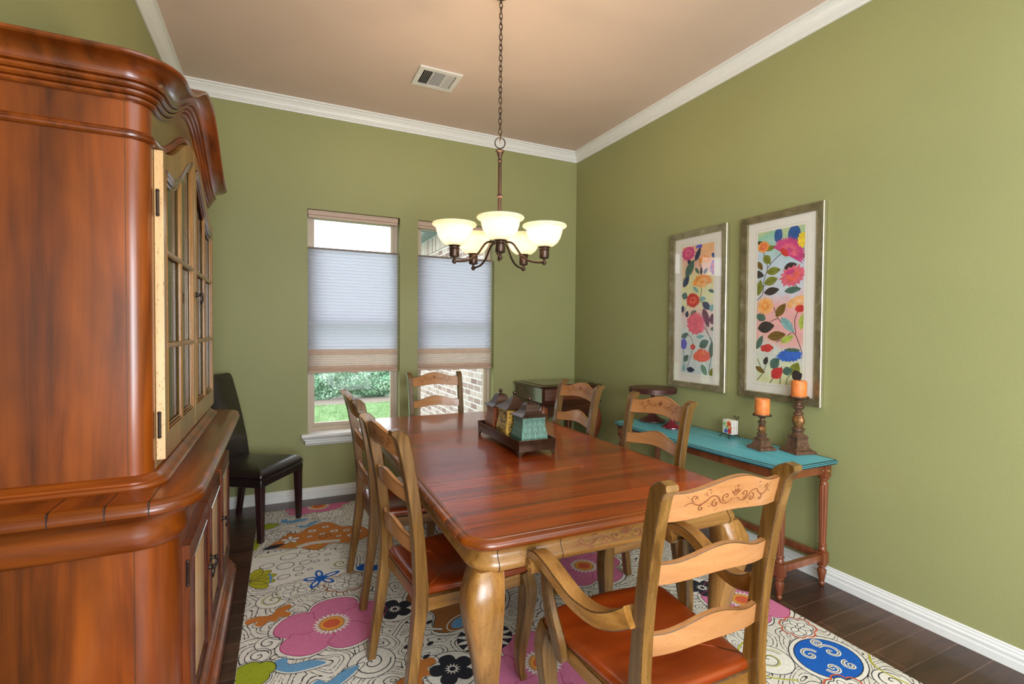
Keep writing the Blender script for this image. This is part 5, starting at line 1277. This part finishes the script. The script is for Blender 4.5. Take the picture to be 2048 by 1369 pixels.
# yellow-green flower on the left edge, green leaves
for k in range(5):
    a = -.9+k*.55; p = ell(W2(-.14, 3.06)[0]+.055*cos(a), W2(0, 3.06)[1]+.075*sin(a), .07, .034, a, 16); R.poly(p, YG, 5); R.line(p, .003, BK, 6, closed=True)
shape(lobes(*W2(-.10, 2.22), .095, .085, 4, .2, .4), GR_, 4, 1.1); spir(-.08, 2.20, .02, 1.2, disc=False)
shape(lobes(*W2(-.08, 3.87), .07, .05, 4, .25, .2), GR_, 4, 1.15); R.poly(leafp(*W2(-.145, 3.58), .22, .05, 1.5), GR_, 5)
shape(leafp(*W2(-.04, 3.49), .14, .055, .3), BK, 4, 1.2, 0)
# white doodle flowers and spirals
for (x, y, r, n) in ((.08, 2.87, .085, 6), (-.02, 3.68, .06, 8), (.34, 2.84, .085, 9), (.34, 3.95, .09, 7), (.40, 2.88, .0, 0)):
    if r:
        shape(lobes(*W2(x, y), r*1.15, r*1.0, n, .18, .2), CR, 3, 1.18); smallfl(x, y, r*.8, 6, CR, .3, 6)
R.line(halo(lobes(*W2(.34, 2.84), .10, .088, 9, .2, .2), 1.25), .005, OR, 6, closed=True)
for a in ((.36, 2.10, .085, 1.9, 0, -1, BK), (-.03, 2.80, .07, 1.6, 1, 1, YG), (.20, 2.84, .045, 1.5, 2, 1, BK), (.27, 3.52, .05, 1.4, 0, 1, BK), (.33, 3.08, .06, 1.6, .5, -1, YG), (.30, 3.86, .06, 1.5, 2, 1, BK), (-.04, 2.42, .05, 1.3, 0, 1, BK), (-.08, 2.34, .045, 1.4, 0, 1, BK), (.14, 2.02, .04, 1.3, 0, 1, BK), (.72, 2.90, .07, 1.6, 1, 1, BK), (1.93, 1.42, .085, 1.6, 0, 1, YG), (1.72, 1.35, .07, 1.5, 0, -1, BK), (2.27, 1.12, .06, 1.6, 0, 1, BK), (1.55, 1.55, .07, 1.4, 2, 1, BK), (2.0, 2.1, .08, 1.6, 1, 1, BK), (1.3, 2.15, .08, 1.5, 0, 1, BK)): spir(*a)
# black blossoms with rings of petals
for (x, y, r) in ((.53, 2.46, .08), (.66, 1.92, .085), (1.24, 2.60, .08), (2.12, 1.98, .08), (1.60, 2.80, .08)):
    cx, cy = W2(x, y); R.poly(ell(cx, cy, r*1.35, r*1.35), CR, 3); R.line(ell(cx, cy, r*1.35, r*1.35), .0035, BK, 4, closed=True)
    R.poly(lobes(cx, cy, r*1.12, r*1.12, 5, .42, .4), BK, 5); R.poly(burst(cx, cy, r*.42, r*.42, 12, .5), CR, 6); R.poly(ell(cx, cy, r*.16, r*.16), BK, 7)
for (x, y) in ((.62, 2.12), (.56, 2.22), (.66, 2.28), (.52, 2.14), (.58, 2.04)): R.poly(ell(*W2(x, y), .018, .011, .5), BK, 5)
# daisy of radiating cream petals
cx, cy = W2(.86, 2.06); R.poly(ell(cx, cy, .13, .11), BK, 5)
for k in range(14): a = 2*PI*k/14; R.poly(ell(cx+.085*cos(a), cy+.07*sin(a), .045, .012, a, 10), CR, 7)
R.poly(ell(*W2(.80, 2.22), .06, .035, .5), LB, 6); R.line(halo(ell(*W2(.80, 2.22), .06, .035, .5), 1.4), .006, CR, 6, closed=True)
# blue medallion by the right edge
cx, cy = W2(2.17, 1.32); shape(ell(cx, cy, .145, .125, .2, 32), RB, 4, 1.14)
for (dx, dy, r, a0, sg) in ((-.05, .045, .042, 0, 1), (.055, .02, .048, 2, -1), (-.045, -.05, .034, 3, 1), (.04, -.07, .030, 1, 1), (.06, .085, .028, 4, -1)):
    R.line(spiral(cx+dx, cy+dy, r, 1.2, a0, sg, 14), .016, CR, 7); R.line(spiral(cx+dx, cy+dy, r, 1.2, a0, sg, 14), .0035, BK, 8)
for (x, y, r) in ((2.26, 1.52, .075), (2.05, 1.16, .08)):
    c_ = lobes(*W2(x, y), r, r*.85, 7, .2, .3); shape(c_, CR, 5, 1.15); R.line(halo(c_, 1.22), .006, CO, 7, closed=True); smallfl(x, y, r*.7, 6, CR, .2, 8)
R.line(smooth2([W2(2.36, 1.26), W2(2.30, 1.20), W2(2.31, 1.08), W2(2.36, 1.0)]), .008, YG, 5); R.line(smooth2([W2(2.02, 1.50), W2(1.95, 1.55), W2(1.84, 1.50), W2(1.82, 1.36), W2(1.92, 1.28)]), .007, YG, 5)
for p in ([(.60, 2.72), (.70, 2.66), (.72, 2.54), (.64, 2.46)], [(.48, 2.24), (.56, 2.34), (.60, 2.26), (.70, 2.20)], [(1.9, 1.7), (2.0, 1.62), (2.12, 1.64)], [(.5, 3.9), (.62, 3.84), (.66, 3.7), (.58, 3.6)], [(.42, 3.0), (.44, 3.14), (.38, 3.26)]): dbl([W2(*q) for q in p])
ro = rb.build('rug_pile', RM, rug, recalc=False)
rug.rotation_euler = (0, 0, RT)
